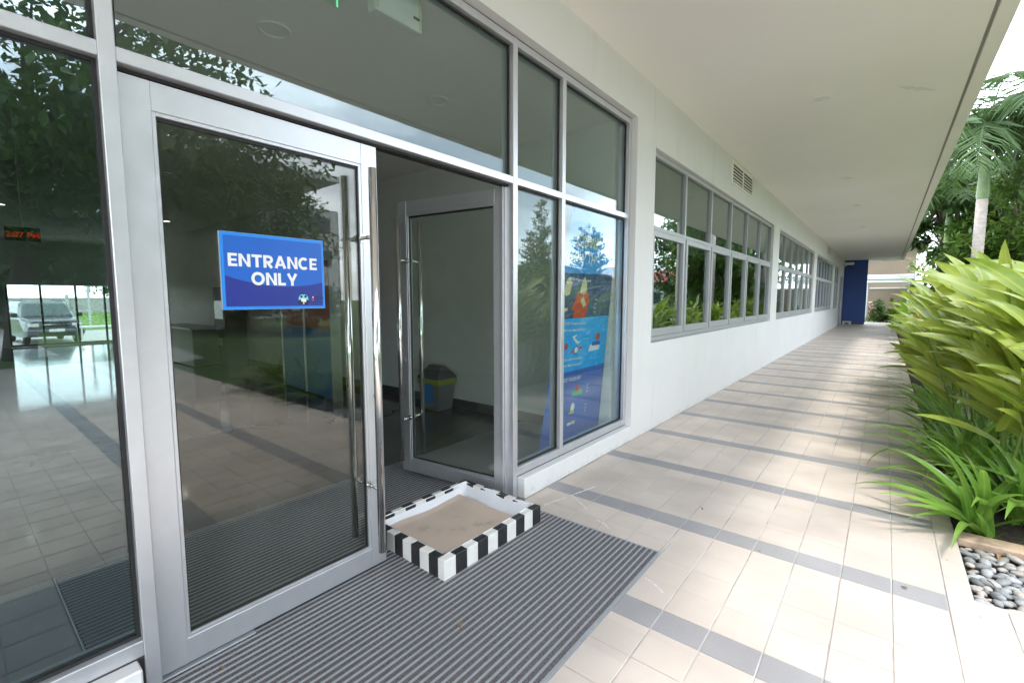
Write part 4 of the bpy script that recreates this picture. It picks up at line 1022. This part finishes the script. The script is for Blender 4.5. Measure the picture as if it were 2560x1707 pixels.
# spider lilies along the walk
lil = [(.56, 4.13, 1.0), (.80, 4.42, 1.05), (.62, 4.85, 1.1), (.95, 4.95, 1.1), (.58, 5.45, 1.15), (.66, 6.05, 1.1), (.58, 6.7, 1.1), (.62, 7.4, 1.1), (.58, 8.2, 1.1), (.64, 9.1, 1.15), (.72, 5.20, 1.0), (.74, 5.80, 1.0), (1.05, 4.30, 1.0), (.86, 4.62, 1.05)]
lil_back = [(1.75, 3.62), (2.15, 3.45), (2.6, 3.5), (3.05, 3.42), (3.5, 3.5), (3.95, 3.45), (2.4, 3.95), (3.3, 3.9)]
for i, (x, y, s) in enumerate(lil):
    t = thing('spider_lily', 'strap-leaved green lily, %s from the sandstone edging along the walkway' % ordw[i], 'plant', (x, y, -.01), 0, 'spider lilies along the walkway')
    for k in range(27 if i < 6 else 16):
        az = PI + rnd.gauss(0, 1.25) if rnd.random() < .6 else rnd.random()*2*PI
        el = R(rnd.uniform(38, 86))
        b = Vector((rnd.uniform(-.05,.05), rnd.uniform(-.05,.05), .0))
        link('leaf', rnd.choice(S_leaf), t, mw=aim(b, az, el, rnd.uniform(-.5,.5), s*rnd.uniform(.75,1.2)))
    if i in (3, 6):
        fl = MB(); fl.tube([(0,0,0),(.02,.02,.55),(.05,.03,.82)], .006, 6)
        fl.build('flower_stalk', M_stemg, t)
        fl = MB()
        for k in range(14):
            a = 2*PI*k/14; c = Vector((.05,.03,.82)); fl.tube([c, c+Vector((.05*math.cos(a),.05*math.sin(a),.03)), c+Vector((.095*math.cos(a),.095*math.sin(a),-.01))], [.004,.003,.001], 4)
        fl.build('white_flower', M_white_plain, t)
for i, (x, y) in enumerate(lil_back):
    t = thing('spider_lily', 'strap-leaved lily mirrored low in the closed door, %s from the walkway along the bed front' % ordw[i], 'plant', (x, y, -.01), 0, 'lilies along the bed front')
    mb = MB()
    for k in range(34):
        mesh_into(mb, rnd.choice(S_leaf), aim(Vector((rnd.uniform(-.12,.12), rnd.uniform(-.1,.1), 0)), rnd.random()*2*PI, R(rnd.uniform(30,86)), rnd.uniform(-.5,.5), rnd.uniform(.8,1.25)))
    tag(mb.build('foliage', foliage('lily_mass', (.05,.13,.012), (.16,.24,.04), use_obj=False) if i == 0 else MATS['lily_mass'], t, True), kind='stuff')
def bract(parent, p, az):
    f = MB(); q = Vector(p)
    for k in range(5):
        d = Vector((math.cos(az + (0.9 if k % 2 else -0.9)), math.sin(az + (0.9 if k % 2 else -0.9)), .45)).normalized()
        f.tube([q, q + d*.045, q + d*.095], [.011, .008, .0012], 6); q = q + Vector((0, 0, .028))
    f.tube([Vector(p)-Vector((0,0,.10)), q], .004, 5)
    f.build('orange_flower', M_flower, parent)
def shoots(n, hmin, hmax, bias, spread):
    for k in range(n):
        az = bias + rnd.gauss(0, spread); lean = R(rnd.uniform(2, 19)); h = rnd.uniform(hmin, hmax)
        b = Vector((rnd.uniform(-.16,.16), rnd.uniform(-.18,.18), 0))
        top = b + Vector((math.cos(az)*math.sin(lean), math.sin(az)*math.sin(lean), math.cos(lean)))*h
        yield az, b, top
hel = [(.86,4.75),(1.05,5.15),(.82,5.55),(1.15,5.85),(.88,6.30),(.80,7.05),(1.18,6.75),(.86,7.85),(1.22,7.6),(.82,8.75),(1.30,4.55),(1.22,8.6)]
for i, (x, y) in enumerate(hel):
    t = thing('heliconia_plant', 'yellow-green heliconia with broad pointed leaves, %s clump of the bed beside the walkway' % ordw[i], 'plant', (x, y, -.01), 0, 'heliconias beside the walkway')
    stems = MB()
    for si, (az, b, top) in enumerate(shoots(8, 1.0, 1.68, PI, 1.1)):
        stems.tube([b, b.lerp(top, .5), top], [.012, .009, .006], 6)
        nl = 6
        for k in range(nl):
            f = .46 + .54*k/(nl-1); p = b.lerp(top, f)
            a2 = az + (1 if k % 2 else -1)*rnd.uniform(.15, .9) + rnd.gauss(0, .2)
            if rnd.random() < .55: a2 = PI + rnd.gauss(0, .8)
            rl = (1 if math.cos(a2) > 0 else -1)*rnd.uniform(.35, 1.25)
            link('leaf', rnd.choice(H_leaf), t, mw=aim(p, a2, R(rnd.uniform(22, 68)), rl, rnd.uniform(.72, 1.12)))
        if si in (1, 4): bract(t, top + Vector((-.02, -.02, -.25)), az)
    stems.build('stems', M_stemg, t)
# further along: clumps whose leaves are too small to pick apart
k = 0
for y in [9.7, 10.6, 11.6, 12.8, 14.2, 15.8, 17.6, 19.6, 21.8, 24.2, 26.8, 29.5]:
    t = thing('heliconia_clump', 'distant heliconia clump in the long bed, %s one past the broad-leaved foreground plants' % ordw[k], 'plant', (.95+rnd.uniform(-.1,.15), y, -.01), 0, 'distant heliconia clumps'); k += 1
    mb = MB()
    for az, b, top in shoots(16, .8, 1.35, PI, 1.3):
        b = b*2.2; top = top + b
        for q in range(6):
            mesh_into(mb, rnd.choice(H_leaf), aim(b.lerp(top, .25+.75*q/5), az+rnd.gauss(0,1), R(rnd.uniform(10,70)), rnd.uniform(-.6,.6), rnd.uniform(.7,1.1)))
    tag(mb.build('foliage', L_heli2, t, True), kind='stuff')

# ------------------------------------------------------------------ trees
def leafcloud(mb, centre, rad, n, size, droop=.3, shell=.55):
    """leaf-sized folded faces scattered in an uneven clump"""
    cx, cy_, cz = centre; rx, ry, rz = rad
    for _ in range(n):
        while True:
            a, b, c = rnd.uniform(-1,1), rnd.uniform(-1,1), rnd.uniform(-1,1); q = a*a+b*b+c*c
            if q < 1 and q > shell*shell*rnd.random(): break
        p = Vector((cx+a*rx, cy_+b*ry, cz+c*rz))
        az = rnd.random()*2*PI; el = rnd.gauss(-droop, .5)
        d = Vector((math.cos(az)*math.cos(el), math.sin(az)*math.cos(el), math.sin(el)))
        s = Vector((-math.sin(az), math.cos(az), rnd.gauss(0,.35))).normalized()
        L = size*rnd.uniform(.6,1.3); w = L*.23
        mb.add([p, p+d*L*.45+s*w, p+d*L, p+d*L*.45-s*w], [(0,1,2,3)])
def broad_tree(name, label, base, h, spread, leaf, nclump, nleaf, m, cat='tree', group=None, trunk=.22, zlow=.28, lean=(0,0), clump=.30, off=(0,0)):
    t = thing(name, label, cat, base, 0, group)
    tb = MB(); top = Vector((lean[0], lean[1], h*.55))
    tb.tube([(0,0,-.1),(lean[0]*.25,lean[1]*.25,h*.15),(lean[0]*.6,lean[1]*.6,h*.34),top], [trunk*1.25,trunk,trunk*.8,trunk*.5], 10)
    cb = MB()
    for k in range(nclump):
        a = rnd.random()*2*PI; rr = spread*math.sqrt(rnd.random())*.85; z = h*(zlow + (1-zlow)*rnd.random()*(1-.45*(rr/spread)**2))
        c = Vector((off[0]+rr*math.cos(a), off[1]+rr*math.sin(a), z))
        r = spread*clump*rnd.uniform(.7,1.25)
        leafcloud(cb, c, (r, r, r*.62), nleaf, leaf)
        st = Vector((lean[0]*.6, lean[1]*.6, h*.34)).lerp(top, rnd.random())
        mid = st.lerp(c, .55) + Vector((0,0,.06*h))
        tb.tube([st, mid, c], [trunk*.30, trunk*.18, trunk*.05], 6)
    tb.build('trunk', M_bark, t, True); tag(cb.build('crown', m, t), kind=None)
    return t
def palm(name, label, base, h, shaft, frond, n=13, r=.16, seed=0, tiltm=1.0, green=False, group=None):
    rr = random.Random(seed); t = thing(name, label, 'palm tree', base, 0, group)
    prof = [(r*1.25,-.1),(r*1.12,.25)]
    z = .35
    while z < h: prof += [(r*1.0,z),(r*.965,z+.02),(r*1.0,z+.04)]; z += .13
    prof.append((r*.95,h))
    MB().lathe(prof, seg=14).build('trunk', M_stemg if green else M_ptrunk, t, True)
    MB().lathe([(r*.97,h),(r*1.12,h+.15),(r*.85,h+shaft*.6),(r*.4,h+shaft)], seg=12).build('crownshaft', M_shaft, t, True)
    fb = MB()
    for k in range(n):
        az = 2*PI*k/n + rr.uniform(-.25,.25); el = R(rr.uniform(8, 82)); L = frond*rr.uniform(.8,1.1)
        if math.cos(az) < -.2: L = min(L, (base[0]-.85)/-math.cos(az)*1.15)
        p = Vector((0,0,h+shaft*.93)); pts = []; e = el
        for q in range(11):
            pts.append(p.copy()); p = p + Vector((math.cos(az)*math.cos(e), math.sin(az)*math.cos(e), math.sin(e)))*L/10; e -= R(rr.uniform(8,15))*tiltm
        fb.tube(pts, [.022*(1-q/11)+.004 for q in range(11)], 5)
        for q in range(1, 11):
            for sub in range(5):
                f = sub/5; a = pts[q-1].lerp(pts[q], f); d = (pts[q]-pts[q-1]).normalized(); side = Vector((-math.sin(az), math.cos(az), 0))
                ll_ = frond*.34*math.sin(PI*(.12+.82*(q-1+f)/10))
                for s in (-1, 1):
                    dd = (side*s*.8 + d*.55 + Vector((0,0,rr.uniform(-.55,.05)))).normalized(); wv = d*.011*frond/2
                    m_ = a + dd*ll_*.55 + Vector((0,0,-.02)); e_ = a + dd*ll_ + Vector((0,0,-ll_*rr.uniform(.15,.5)))
                    fb.add([a-wv, a+wv, m_+wv, e_, m_-wv], [(0,1,2,3,4)])
    fb.build('fronds', L_palm, t)
    return t
M_ptrunk = paint('palm_bark', (.42,.36,.32), .8, var=.18, scale=9, bump=.3, bscale=20)
M_shaft = paint('palm_shaft', (.11,.17,.06), .45, var=.3, scale=5)
palm('royal_palm', 'tall palm with pale ringed trunk rising behind the heliconia bed', (2.45, 23.6, 0), 5.0, 2.3, 3.8, 24, .160, 3)
palm('royal_palm', 'slimmer green-stemmed palm left of the pale trunked palm', (2.05, 29.5, 0), 4.6, 1.3, 3.0, 18, .15, 5, green=True)
palm('royal_palm', 'palm with drooping fronds beyond the soffit edge, farthest of the palms', (2.2, 34.0, 0), 6.0, 1.6, 3.0, 14, .2, 9)
palm('royal_palm', 'palm cut by the right picture edge behind the flower bed', (4.25, 24.5, 0), 6.0, 1.6, 3.4, 16, .22, 11)
broad_tree('shade_tree', 'dense green tree filling the gap behind the palms, nearest the soffit', (2.6, 31.0, -.06), 8.8, 2.8, .34, 30, 330, L_tree, zlow=.38, clump=.30)
broad_tree('shade_tree', 'bright green tree behind the pale trunked palm', (4.2, 28.0, -.06), 8.3, 2.9, .32, 30, 330, L_tree2, zlow=.14, clump=.33)
broad_tree('shade_tree', 'dark green tree at the right picture edge behind the palms', (6.2, 33.0, -.06), 9.5, 3.2, .36, 28, 300, L_tree, zlow=.14, clump=.33)
broad_tree('shade_tree', 'tall green tree far behind the palms under the white sky', (6.0, 42.0, -.06), 12.0, 4.6, .42, 34, 300, L_tree2, zlow=.10, clump=.32)
broad_tree('shade_tree', 'dense dark tree behind the mirrored ixora hedge, right of the sign', (20.5, 9.6, -.06), 9.0, 4.6, .30, 46, 300, L_tree, zlow=.10, clump=.30, trunk=.24)
broad_tree('shade_tree', 'dense dark tree behind the mirrored ixora hedge, left of the sign', (26.5, 6.6, -.06), 9.6, 5.0, .32, 46, 300, L_tree, zlow=.10, clump=.30, trunk=.24)
broad_tree('shade_tree', 'low-branched dark tree at the far end of the mirrored driveway', (31.0, 3.0, -.06), 9.0, 5.6, .34, 46, 280, L_tree, zlow=.06, clump=.30, trunk=.24)
broad_tree('shade_tree', 'unseen wide tree added left of the mirrored driveway to block sky light', (11.5, -6.8, -.06), 9.0, 4.6, .30, 44, 260, L_tree, zlow=.25, clump=.28, trunk=.24)  # out of view, added to keep light off the open door leaf
broad_tree('shade_tree', 'second unseen wide tree added behind the camera to block sky light', (12.5, -13.5, -.06), 9.0, 4.8, .32, 40, 240, L_tree, zlow=.22, clump=.30, trunk=.24)  # likewise added out of view to cut light from that side
broad_tree('shrub', 'low dark green shrub with pink blooms beyond the blue wall', (-.35, 38.6, -.06), 1.5, 1.0, .16, 12, 240, L_tree, cat='shrub', trunk=.05, zlow=.15, clump=.45)
broad_tree('shrub', 'rounded dark shrub right of the pink flowering one', (.9, 37.8, -.06), 1.3, 1.0, .16, 12, 220, L_tree, cat='shrub', trunk=.05, zlow=.15, clump=.45)
pk = MB()
for q in range(14): leafcloud(pk, (-.75+rnd.uniform(-.25,.25), 37.85, .35+rnd.random()*1.0), (.09,.06,.07), 14, .11)
tag(pk.build('pink_blooms', paint('pink_petal', (.75,.45,.45), .6), bpy.data.objects['shrub'], loc=(.35,-38.6,.06)), kind='stuff')

# big shade tree in front of the doors (seen mirrored in the glass)
bt = broad_tree('shade_tree', 'large drooping broad-leaved tree mirrored in the left glass panes', (12.9, 1.25, -.06), 9.8, 6.0, .27, 64, 330, L_tree, zlow=.30, trunk=.27, lean=(-1.0, .5), clump=.25, off=(-1.6, 1.0))
cb = MB()
for c in ((6.2,3.4,3.6),(5.6,3.0,4.4),(6.6,2.6,4.9),(7.2,3.9,4.0),(7.4,3.0,3.4),(6.0,1.9,5.4),(8.2,2.0,3.9),(7.0,1.2,4.6)):
    leafcloud(cb, (c[0]-12.9, c[1]-1.25, c[2]), (1.0,.9,.6), 260, .27, .6)
    cb.tube([(-2.5,1.0,5.0),((c[0]-12.9)*.75,(c[1]-1.25)*.8,c[2]+.6),(c[0]-12.9,c[1]-1.25,c[2])], [.06,.035,.01], 5)
cb.build('low_boughs', L_tree, bt)

def conifer(label, base, h, r):
    t = thing('young_conifer', label, 'tree', base, 0, 'slender conifers across the lawn')
    MB().tube([(0,0,-.1),(0,0,h*.6),(0,0,h)], [.09,.05,.012], 8).build('trunk', M_bark, t)
    cb = MB(); z = h*.12
    while z < h*.97:
        rr = r*(1-(z/h))**.75 + .12; nb = 7; a0 = rnd.random()*6
        for q in range(nb):
            a = a0 + 2*PI*q/nb + rnd.uniform(-.2,.2); L = rr*rnd.uniform(.75,1.1)
            d = Vector((math.cos(a), math.sin(a), rnd.uniform(.05,.75))); p0 = Vector((0,0,z+rnd.uniform(-.06,.06)*h))
            cb.tube([p0, p0+d*L], [.015,.004], 4)
            for u in range(int(5+6*L)):
                f = rnd.uniform(.2,1.05); leafcloud(cb, p0+d*L*f, (.10,.10,.07), 3, .17, -.3)
        z += h*.062
    cb.build('crown', L_conif, t)
for i, (x, y, h, lab) in enumerate(((9.5, 19.5, 6.4, 'slender conifer across the lawn, tallest one mirrored in the narrow side light'), (7.6, 20.5, 5.0, 'slender conifer across the lawn, left neighbour of the tallest mirrored one'),
        (12.4, 22.5, 5.6, 'slender conifer across the lawn, mirrored behind the banner'), (11.6, 29.0, 6.2, 'slender conifer across the lawn, far one mirrored in the wide side light'), (15.5, 21.0, 5.2, 'slender conifer across the lawn, mirrored near the door jamb'), (8.4, 18.0, 4.2, 'short conifer across the lawn, mirrored low in the narrow side light'), (13.6, 25.5, 6.6, 'tall conifer across the lawn, mirrored above the banner heading'), (9.8, 25.5, 5.8, 'slim conifer across the lawn, mirrored at the wide side light edge'))):
    conifer(lab, (x, y, -.06), h, 1.5)
for i, (x, y, h, s, lab) in enumerate(((7.5, 15.5, 3.0, 1.6, 'rounded green bush mirrored low in the side lights, nearest one'), (10.5, 16.5, 3.4, 1.9, 'rounded green bush mirrored low in the side lights, middle one'), (14.0, 17.5, 3.2, 1.9, 'rounded green bush mirrored low in the side lights, farthest one'),
        (15.5, 9.6, 3.2, 1.7, 'leafy tree mirrored behind the blue sign'), (23, 9.5, 3.6, 2.0, 'leafy tree mirrored left of the blue sign'))):
    broad_tree('green_bush', lab, (x, y, -.06), h, s, .2, 18, 260, L_tree2 if i < 3 else L_tree, cat='bush', trunk=.07, zlow=.12, clump=.38)
# ixora hedge and lawn paths
for i, (x0, y0, x1, y1, lab) in enumerate(((17.5, 8.9, 27.0, 7.4, 'long low ixora hedge with orange tips mirrored in the closed door'), (3.6, 11.0, 5.2, 19.0, 'orange-tipped hedge behind the flower bed mirrored in the ribbon window'))):
    t = thing('ixora_hedge', lab, 'hedge', ((x0+x1)/2, (y0+y1)/2, -.06))
    mb = MB(); L = math.hypot(x1-x0, y1-y0); nn_ = int(L*3)
    for q in range(nn_):
        f = q/nn_-.5; leafcloud(mb, ((x1-x0)*f, (y1-y0)*f, .55), (.42,.42,.5), 90, .12, -.4, .4)
    tag(mb.build('foliage', L_hedge, t), kind='stuff'); mb = MB()
    for q in range(nn_*2): f = rnd.random()-.5; mb.tube([((x1-x0)*f+rnd.uniform(-.2,.2), (y1-y0)*f+rnd.uniform(-.2,.2), -.02), ((x1-x0)*f, (y1-y0)*f, .6)], .012, 4)
    mb.build('stems', M_bark, t)
fp = MB(); fp.box(5.6, 8.6, 10.5, 44, -.059, -.035); struct(fp.build('footpath', M_concrete))  # pale strip added to bounce light up onto the soffit
fp = MB(); fp.box(13.0, 34, -9, 2.0, -.059, -.035); struct(fp.build('footpath', M_concrete))
fp = MB(); fp.add([(8.9,3.35,-.04),(12.5,3.35,-.04),(15,4.8,-.04),(13.6,4.75,-.04),(9.4,4.3,-.04)], [(0,1,2,3,4)]); struct(fp.build('footpath', M_concrete))

# ------------------------------------------------------------------ neighbouring buildings
M_bwhite = paint('neighbour_white', (.55,.56,.57), .7, var=.05, scale=.6); M_bdark = paint('neighbour_dark', (.05,.055,.065), .5); M_bglass = paint('neighbour_glass', (.04,.06,.08), .1)
M_tan = paint('tan_render', (.20,.15,.11), .8, var=.1, scale=.5); M_roofd = paint('dark_roof', (.07,.055,.05), .8); M_redroof = paint('red_roof', (.32,.06,.05), .7); M_zinc = paint('pale_sheet_roof', (.58,.59,.60), .45, var=.05)
nb1 = thing('white_office_block', 'white office block with dark overhanging roof mirrored in the closed door', 'building', (38, 14, -.06))
MB().box(-4,4,-13,9.0,0,9.2).build('wall', M_bwhite, nb1); MB().box(-2.5,3.5,-12,6.5,9.2,11.2).build('attic', M_bdark, nb1); MB().box(-6,4.2,-13.5,8.0,11.2,11.7).build('roof', M_bwhite, nb1)
for z in (1.4, 4.4, 7.2):
    for y in range(-12, 7, 3): MB().box(-4.06,-4.004,y,y+2.2,z,z+1.3).build('window', M_bglass, nb1)
hs = [(24, 62, 9, 5, 4.2, M_bwhite, M_zinc, 'low white house with pale sheet roof mirrored in the first ribbon window'), (14, 58, 8, 5, 3.4, M_bwhite, M_redroof, 'house with a red roof mirrored in the second casement of the ribbon window'), (-3, 62, 5, 4, 6.4, M_tan, M_roofd, 'tan house with dark roof past the end of the canopy'), (34, 52, 9, 6, 4.4, M_bwhite, M_roofd, 'pale house with dark roof mirrored beside the palm crown')]
for (x, y, a, b, h, mw_, mr_, lab) in hs:
    t = thing('house', lab, 'house', (x, y, -.06))
    MB().box(-a,a,-b,b,0,h).build('wall', mw_, t)
    MB().add([(-a-.8,-b-.8,h),(a+.8,-b-.8,h),(a+.8,b+.8,h),(-a-.8,b+.8,h),(-a*.4,0,h+1.9),(a*.4,0,h+1.9)], [(0,1,5,4),(1,2,5),(2,3,4,5),(3,0,4),(3,2,1,0)]).build('roof', mr_, t)
    for q in range(-2, 3):
        wn_ = MB().box(q*a*.36-.6,q*a*.36+.6,-b-.05,-b-.004,1.0,2.3).build('window', M_bglass, t)
    MB().box(-a*.9+.2,-a*.9+1.1,-b-.05,-b-.004,0,2.1).build('door', M_bdark, t)
cn = thing('covered_walk', 'pale flat-roofed covered walkway past the end of the corridor', 'canopy', (.15, 41.5, 0))
MB().box(-1.4,1.25,-.9,.9,2.78,3.12,bev=.03).build('roof', M_zinc, cn); MB().box(-1.3,1.1,-.8,.8,2.60,2.775).build('ceiling_panel', M_soffit, cn)
for sx in (-1.2, 1.0):
    for sy in (-.7,.7): MB().tube([(sx,sy,-.06),(sx,sy,2.6)], .05, 8).build('post', M_aluw, cn)
bw = thing('boundary_wall', 'grey-brown concrete boundary wall behind the shrubs at the corridor end', 'wall', (4, 45.5, -.06))
MB().box(-9,9,-.1,.1,0,2.3).build('panel', M_tan, bw); MB().box(-9.05,9.05,-.15,.15,2.302,2.42).build('coping', M_concrete, bw)

# ------------------------------------------------------------------ beyond the far lobby doors
rd = MB(); rd.box(-60,-21.2,-30,40,-.439,-.42); struct(rd.build('driveway', M_concrete))
cr = thing('parked_car', 'grey utility vehicle parked outside the far lobby doors, seen through the left pane', 'car', (-29.3, 2.95, -.415), R(4))
M_car = paint('grey_car_paint', (.11,.11,.125), .3, metal=.15, var=.02, coat=.3); M_tyre = paint('tyre', (.02,.02,.02), .8); M_lens = paint('headlamp', (.65,.65,.62), .1); M_screen = paint('car_glass', (.10,.13,.13), .12, spec=.3)
def loft(mb, secs):
    n = len(secs[0]); 
    vs = [v for s in secs for v in s]
    fs = [(i*n+k, i*n+(k+1)%n, (i+1)*n+(k+1)%n, (i+1)*n+k) for i in range(len(secs)-1) for k in range(n)]
    fs += [tuple(range(n-1,-1,-1)), tuple((len(secs)-1)*n+k for k in range(n))]; mb.add(vs, fs); return mb
def sec(x, w0, w1, z0, z1, b=.08): return [(x,-w0,z0),(x,w0,z0),(x,w0,z0+.3*(z1-z0)),(x,w1,z1-b),(x,w1-b,z1),(x,-w1+b,z1),(x,-w1,z1-b),(x,-w0,z0+.3*(z1-z0))]
loft(MB(), [sec(-2.35,.86,.82,.42,.95), sec(-2.2,.92,.88,.34,1.10), sec(1.0,.93,.90,.30,1.14), sec(1.95,.92,.84,.32,1.05), sec(2.22,.86,.76,.40,.98)]).build('body', M_car, cr)
loft(MB(), [sec(-2.2,.84,.70,1.08,1.62), sec(-1.9,.86,.74,1.10,1.80), sec(.25,.86,.74,1.10,1.80), sec(.62,.86,.72,1.10,1.66), sec(1.15,.84,.78,1.08,1.16,.03)]).build('cabin', M_car, cr)
MB().quad((1.135,-.74,1.19),(1.135,.74,1.19),(.60,.66,1.70),(.60,-.66,1.70)).build('windscreen', M_screen, cr)
for s in (-1,1):
    MB().quad((.55,s*.815,1.22),(-2.0,s*.825,1.22),(-1.8,s*.765,1.68),(.35,s*.765,1.68)).build('side_window', M_screen, cr)
    MB().box(2.14,2.235,s*.48,s*.82,.74,.90,bev=.03).build('headlight', M_lens, cr)
    MB().box(.95,1.10,s*.93,s*1.12,1.14,1.30,bev=.03).build('mirror', M_gasket, cr)
    MB().tube([(-1.8,s*.62,1.83),(.1,s*.62,1.83)], .02, 6).build('roof_rail', M_gasket, cr)
    for xx in (-1.45, 1.42):
        wl_ = MB().lathe([(.0,-.11),(.27,-.11),(.34,-.08),(.34,.08),(.27,.11),(0,.11)], seg=20).build('wheel', M_tyre, cr, loc=(xx,s*.80,.342), rot=(PI/2,0,0))
        MB().lathe([(0,-.118),(.2,-.118),(.2,.118),(0,.118)], seg=16).build('rim', M_alu, wl_)
MB().box(2.20,2.25,-.42,.42,.76,.93,bev=.02).build('grille', M_gasket, cr); MB().box(2.245,2.265,-.40,.40,.82,.86).build('grille_bar', M_chrome, cr)
MB().box(2.16,2.32,-.90,.90,.40,.64,bev=.05).build('bumper', M_car, cr); MB().box(2.30,2.335,-.55,.55,.40,.52,bev=.01).build('air_intake', M_gasket, cr); MB().box(2.322,2.335,-.24,.24,.54,.66).build('number_plate', M_white_plain, cr)
tb = thing('white_table', 'white table standing on the driveway right of the parked car', 'table', (-26.2, 4.35, -.42))
MB().box(-.45,.45,-.7,.7,.72,.76).build('top', M_white_plain, tb)
for sx in (-.4,.4):
    for sy in (-.64,.64): MB().box(sx-.025,sx+.025,sy-.025,sy+.025,0,.72).build('leg', M_white_plain, tb)
gb = MB()
gb.add([(-60,-30,-.41),(-38,-30,-.41),(-38,45,-.41),(-60,45,.6)], [(0,1,2,3)]); struct(gb.build('grass_bank', paint('bright_grass', (.13,.24,.03), .9, var=.3, scale=1.5)))
wl2 = thing('concrete_fence', 'grey concrete perimeter fence far beyond the parked car', 'fence', (-62, 8, -.4))
MB().box(-.1,.1,-35,35,0,1.9).build('panel', M_concrete, wl2); MB().box(-.15,.15,-35,35,1.905,2.0).build('coping', M_bwhite, wl2)
for q in range(-30, 31, 6): MB().box(.11,.30,q-.12,q+.12,0,2.3).build('post', M_bwhite, wl2)
lp = thing('lamp_post', 'thin white post standing on the grass beyond the car', 'post', (-40, 6.2, -.41)); MB().tube([(0,0,0),(0,0,4.5)], .07, 8).build('shaft', M_bwhite, lp); MB().box(-.1,.5,-.1,.1,4.5,4.62).build('lamp_head', M_aluw, lp)
broad_tree('shade_tree', 'green tree beyond the perimeter fence across the driveway', (-66, 14, -.4), 8, 4, .5, 22, 160, L_tree2)

# ------------------------------------------------------------------ marks and litter on the paving
def streak(label, pts, w, seed):
    rr = random.Random(seed); mb = MB(); vs = []
    n = 28
    for i in range(n+1):
        f = i/n*(len(pts)-1); k = min(int(f), len(pts)-2); p = Vector(pts[k]).lerp(Vector(pts[k+1]), f-k); d = (Vector(pts[k+1])-Vector(pts[k])).normalized(); q = Vector((-d.y, d.x))
        a, b = w*rr.uniform(.15,1), w*rr.uniform(.15,1)
        vs += [(p.x+q.x*a, p.y+q.y*a, .0018), (p.x-q.x*b, p.y-q.y*b, .0018)]
    fs = [(2*i, 2*i+1, 2*i+3, 2*i+2) for i in range(n) if rr.random() > .12]
    mb.add(vs, fs); tag(mb.build('paint_streak', M_smear), label, 'paint mark', 'white paint marks on the paving')
M_smear = paint('dried_white_paint', (.72,.72,.73), .8, var=.1, scale=60)
streak('ragged white paint streak on the paving beside the plinth', [(-1.86, 2.68), (-1.80, 2.92), (-1.73, 3.22)], .011, 1)
streak('short white paint streak branching off across the grey paving stripe', [(-1.80, 2.95), (-1.70, 2.90), (-1.58, 2.82)], .007, 2)
streak('thin white scrape near the right edge of the mat', [(-0.93, 2.30), (-0.86, 2.27), (-0.80, 2.23)], .005, 3)
streak('small white scrape on the paving behind the tray corner', [(-1.45, 2.72), (-1.38, 2.70), (-1.33, 2.66)], .008, 4)
M_dry = paint('dry_leaf', (.30,.17,.08), .8, var=.3, scale=60)
dl_ = leaf_mesh('dry_leaf', .035, .014, .9, .6, M_dry, 4)
for i, (x, y, lab) in enumerate(((-1.45, 1.42, 'dry brown leaf lying on the ribbed mat in front of the tray'), (.17, 3.05, 'tiny dry leaf on the paving near the pebble strip'), (-.95, 3.35, 'small brown leaf on the paving past the mat corner'), (-2.03, .62, 'curled dry leaf at the foot of the closed door'))):
    o = link('dry_leaf', dl_, None, (x, y, .006), (rnd.uniform(-.2,.2), rnd.uniform(-.2,.2), rnd.random()*6)); tag(o, lab, 'leaf', 'dry leaves on the ground')

st_ = MB(); rr_ = random.Random(5); vs_ = []
for k_ in range(19):
    f_ = k_/18; c_ = Vector((-.02, 6.55)).lerp(Vector((.33, 6.95)), f_); w_ = .035*math.sin(PI*min(1, .08+f_))*rr_.uniform(.5, 1.1)
    vs_ += [(c_.x-w_*.7, c_.y+w_, ZS-.0012), (c_.x+w_*.7, c_.y-w_, ZS-.0012)]
st_.add(vs_, [(2*k_, 2*k_+2, 2*k_+3, 2*k_+1) for k_ in range(18)])
st_.build('water_stain', paint('stain_tan', (.80,.75,.67), .7, var=.06, scale=20), bld)

for x_, y_, lab in ((.60, 3.80, 'shrivelled brown leaf on the pebbles close to the sandstone edging'), (.70, 3.56, 'shrivelled brown leaf in the middle of the pebble strip'), (.50, 3.40, 'shrivelled brown leaf on the pebbles beside the paving')):
    o = link('dry_leaf', dl_, None, (x_, y_, .012), (rnd.uniform(-.4,.4), rnd.uniform(-.4,.4), rnd.random()*6)); o.scale = (1.4,1.4,1.4); tag(o, lab, 'leaf', 'dry leaves on the ground')
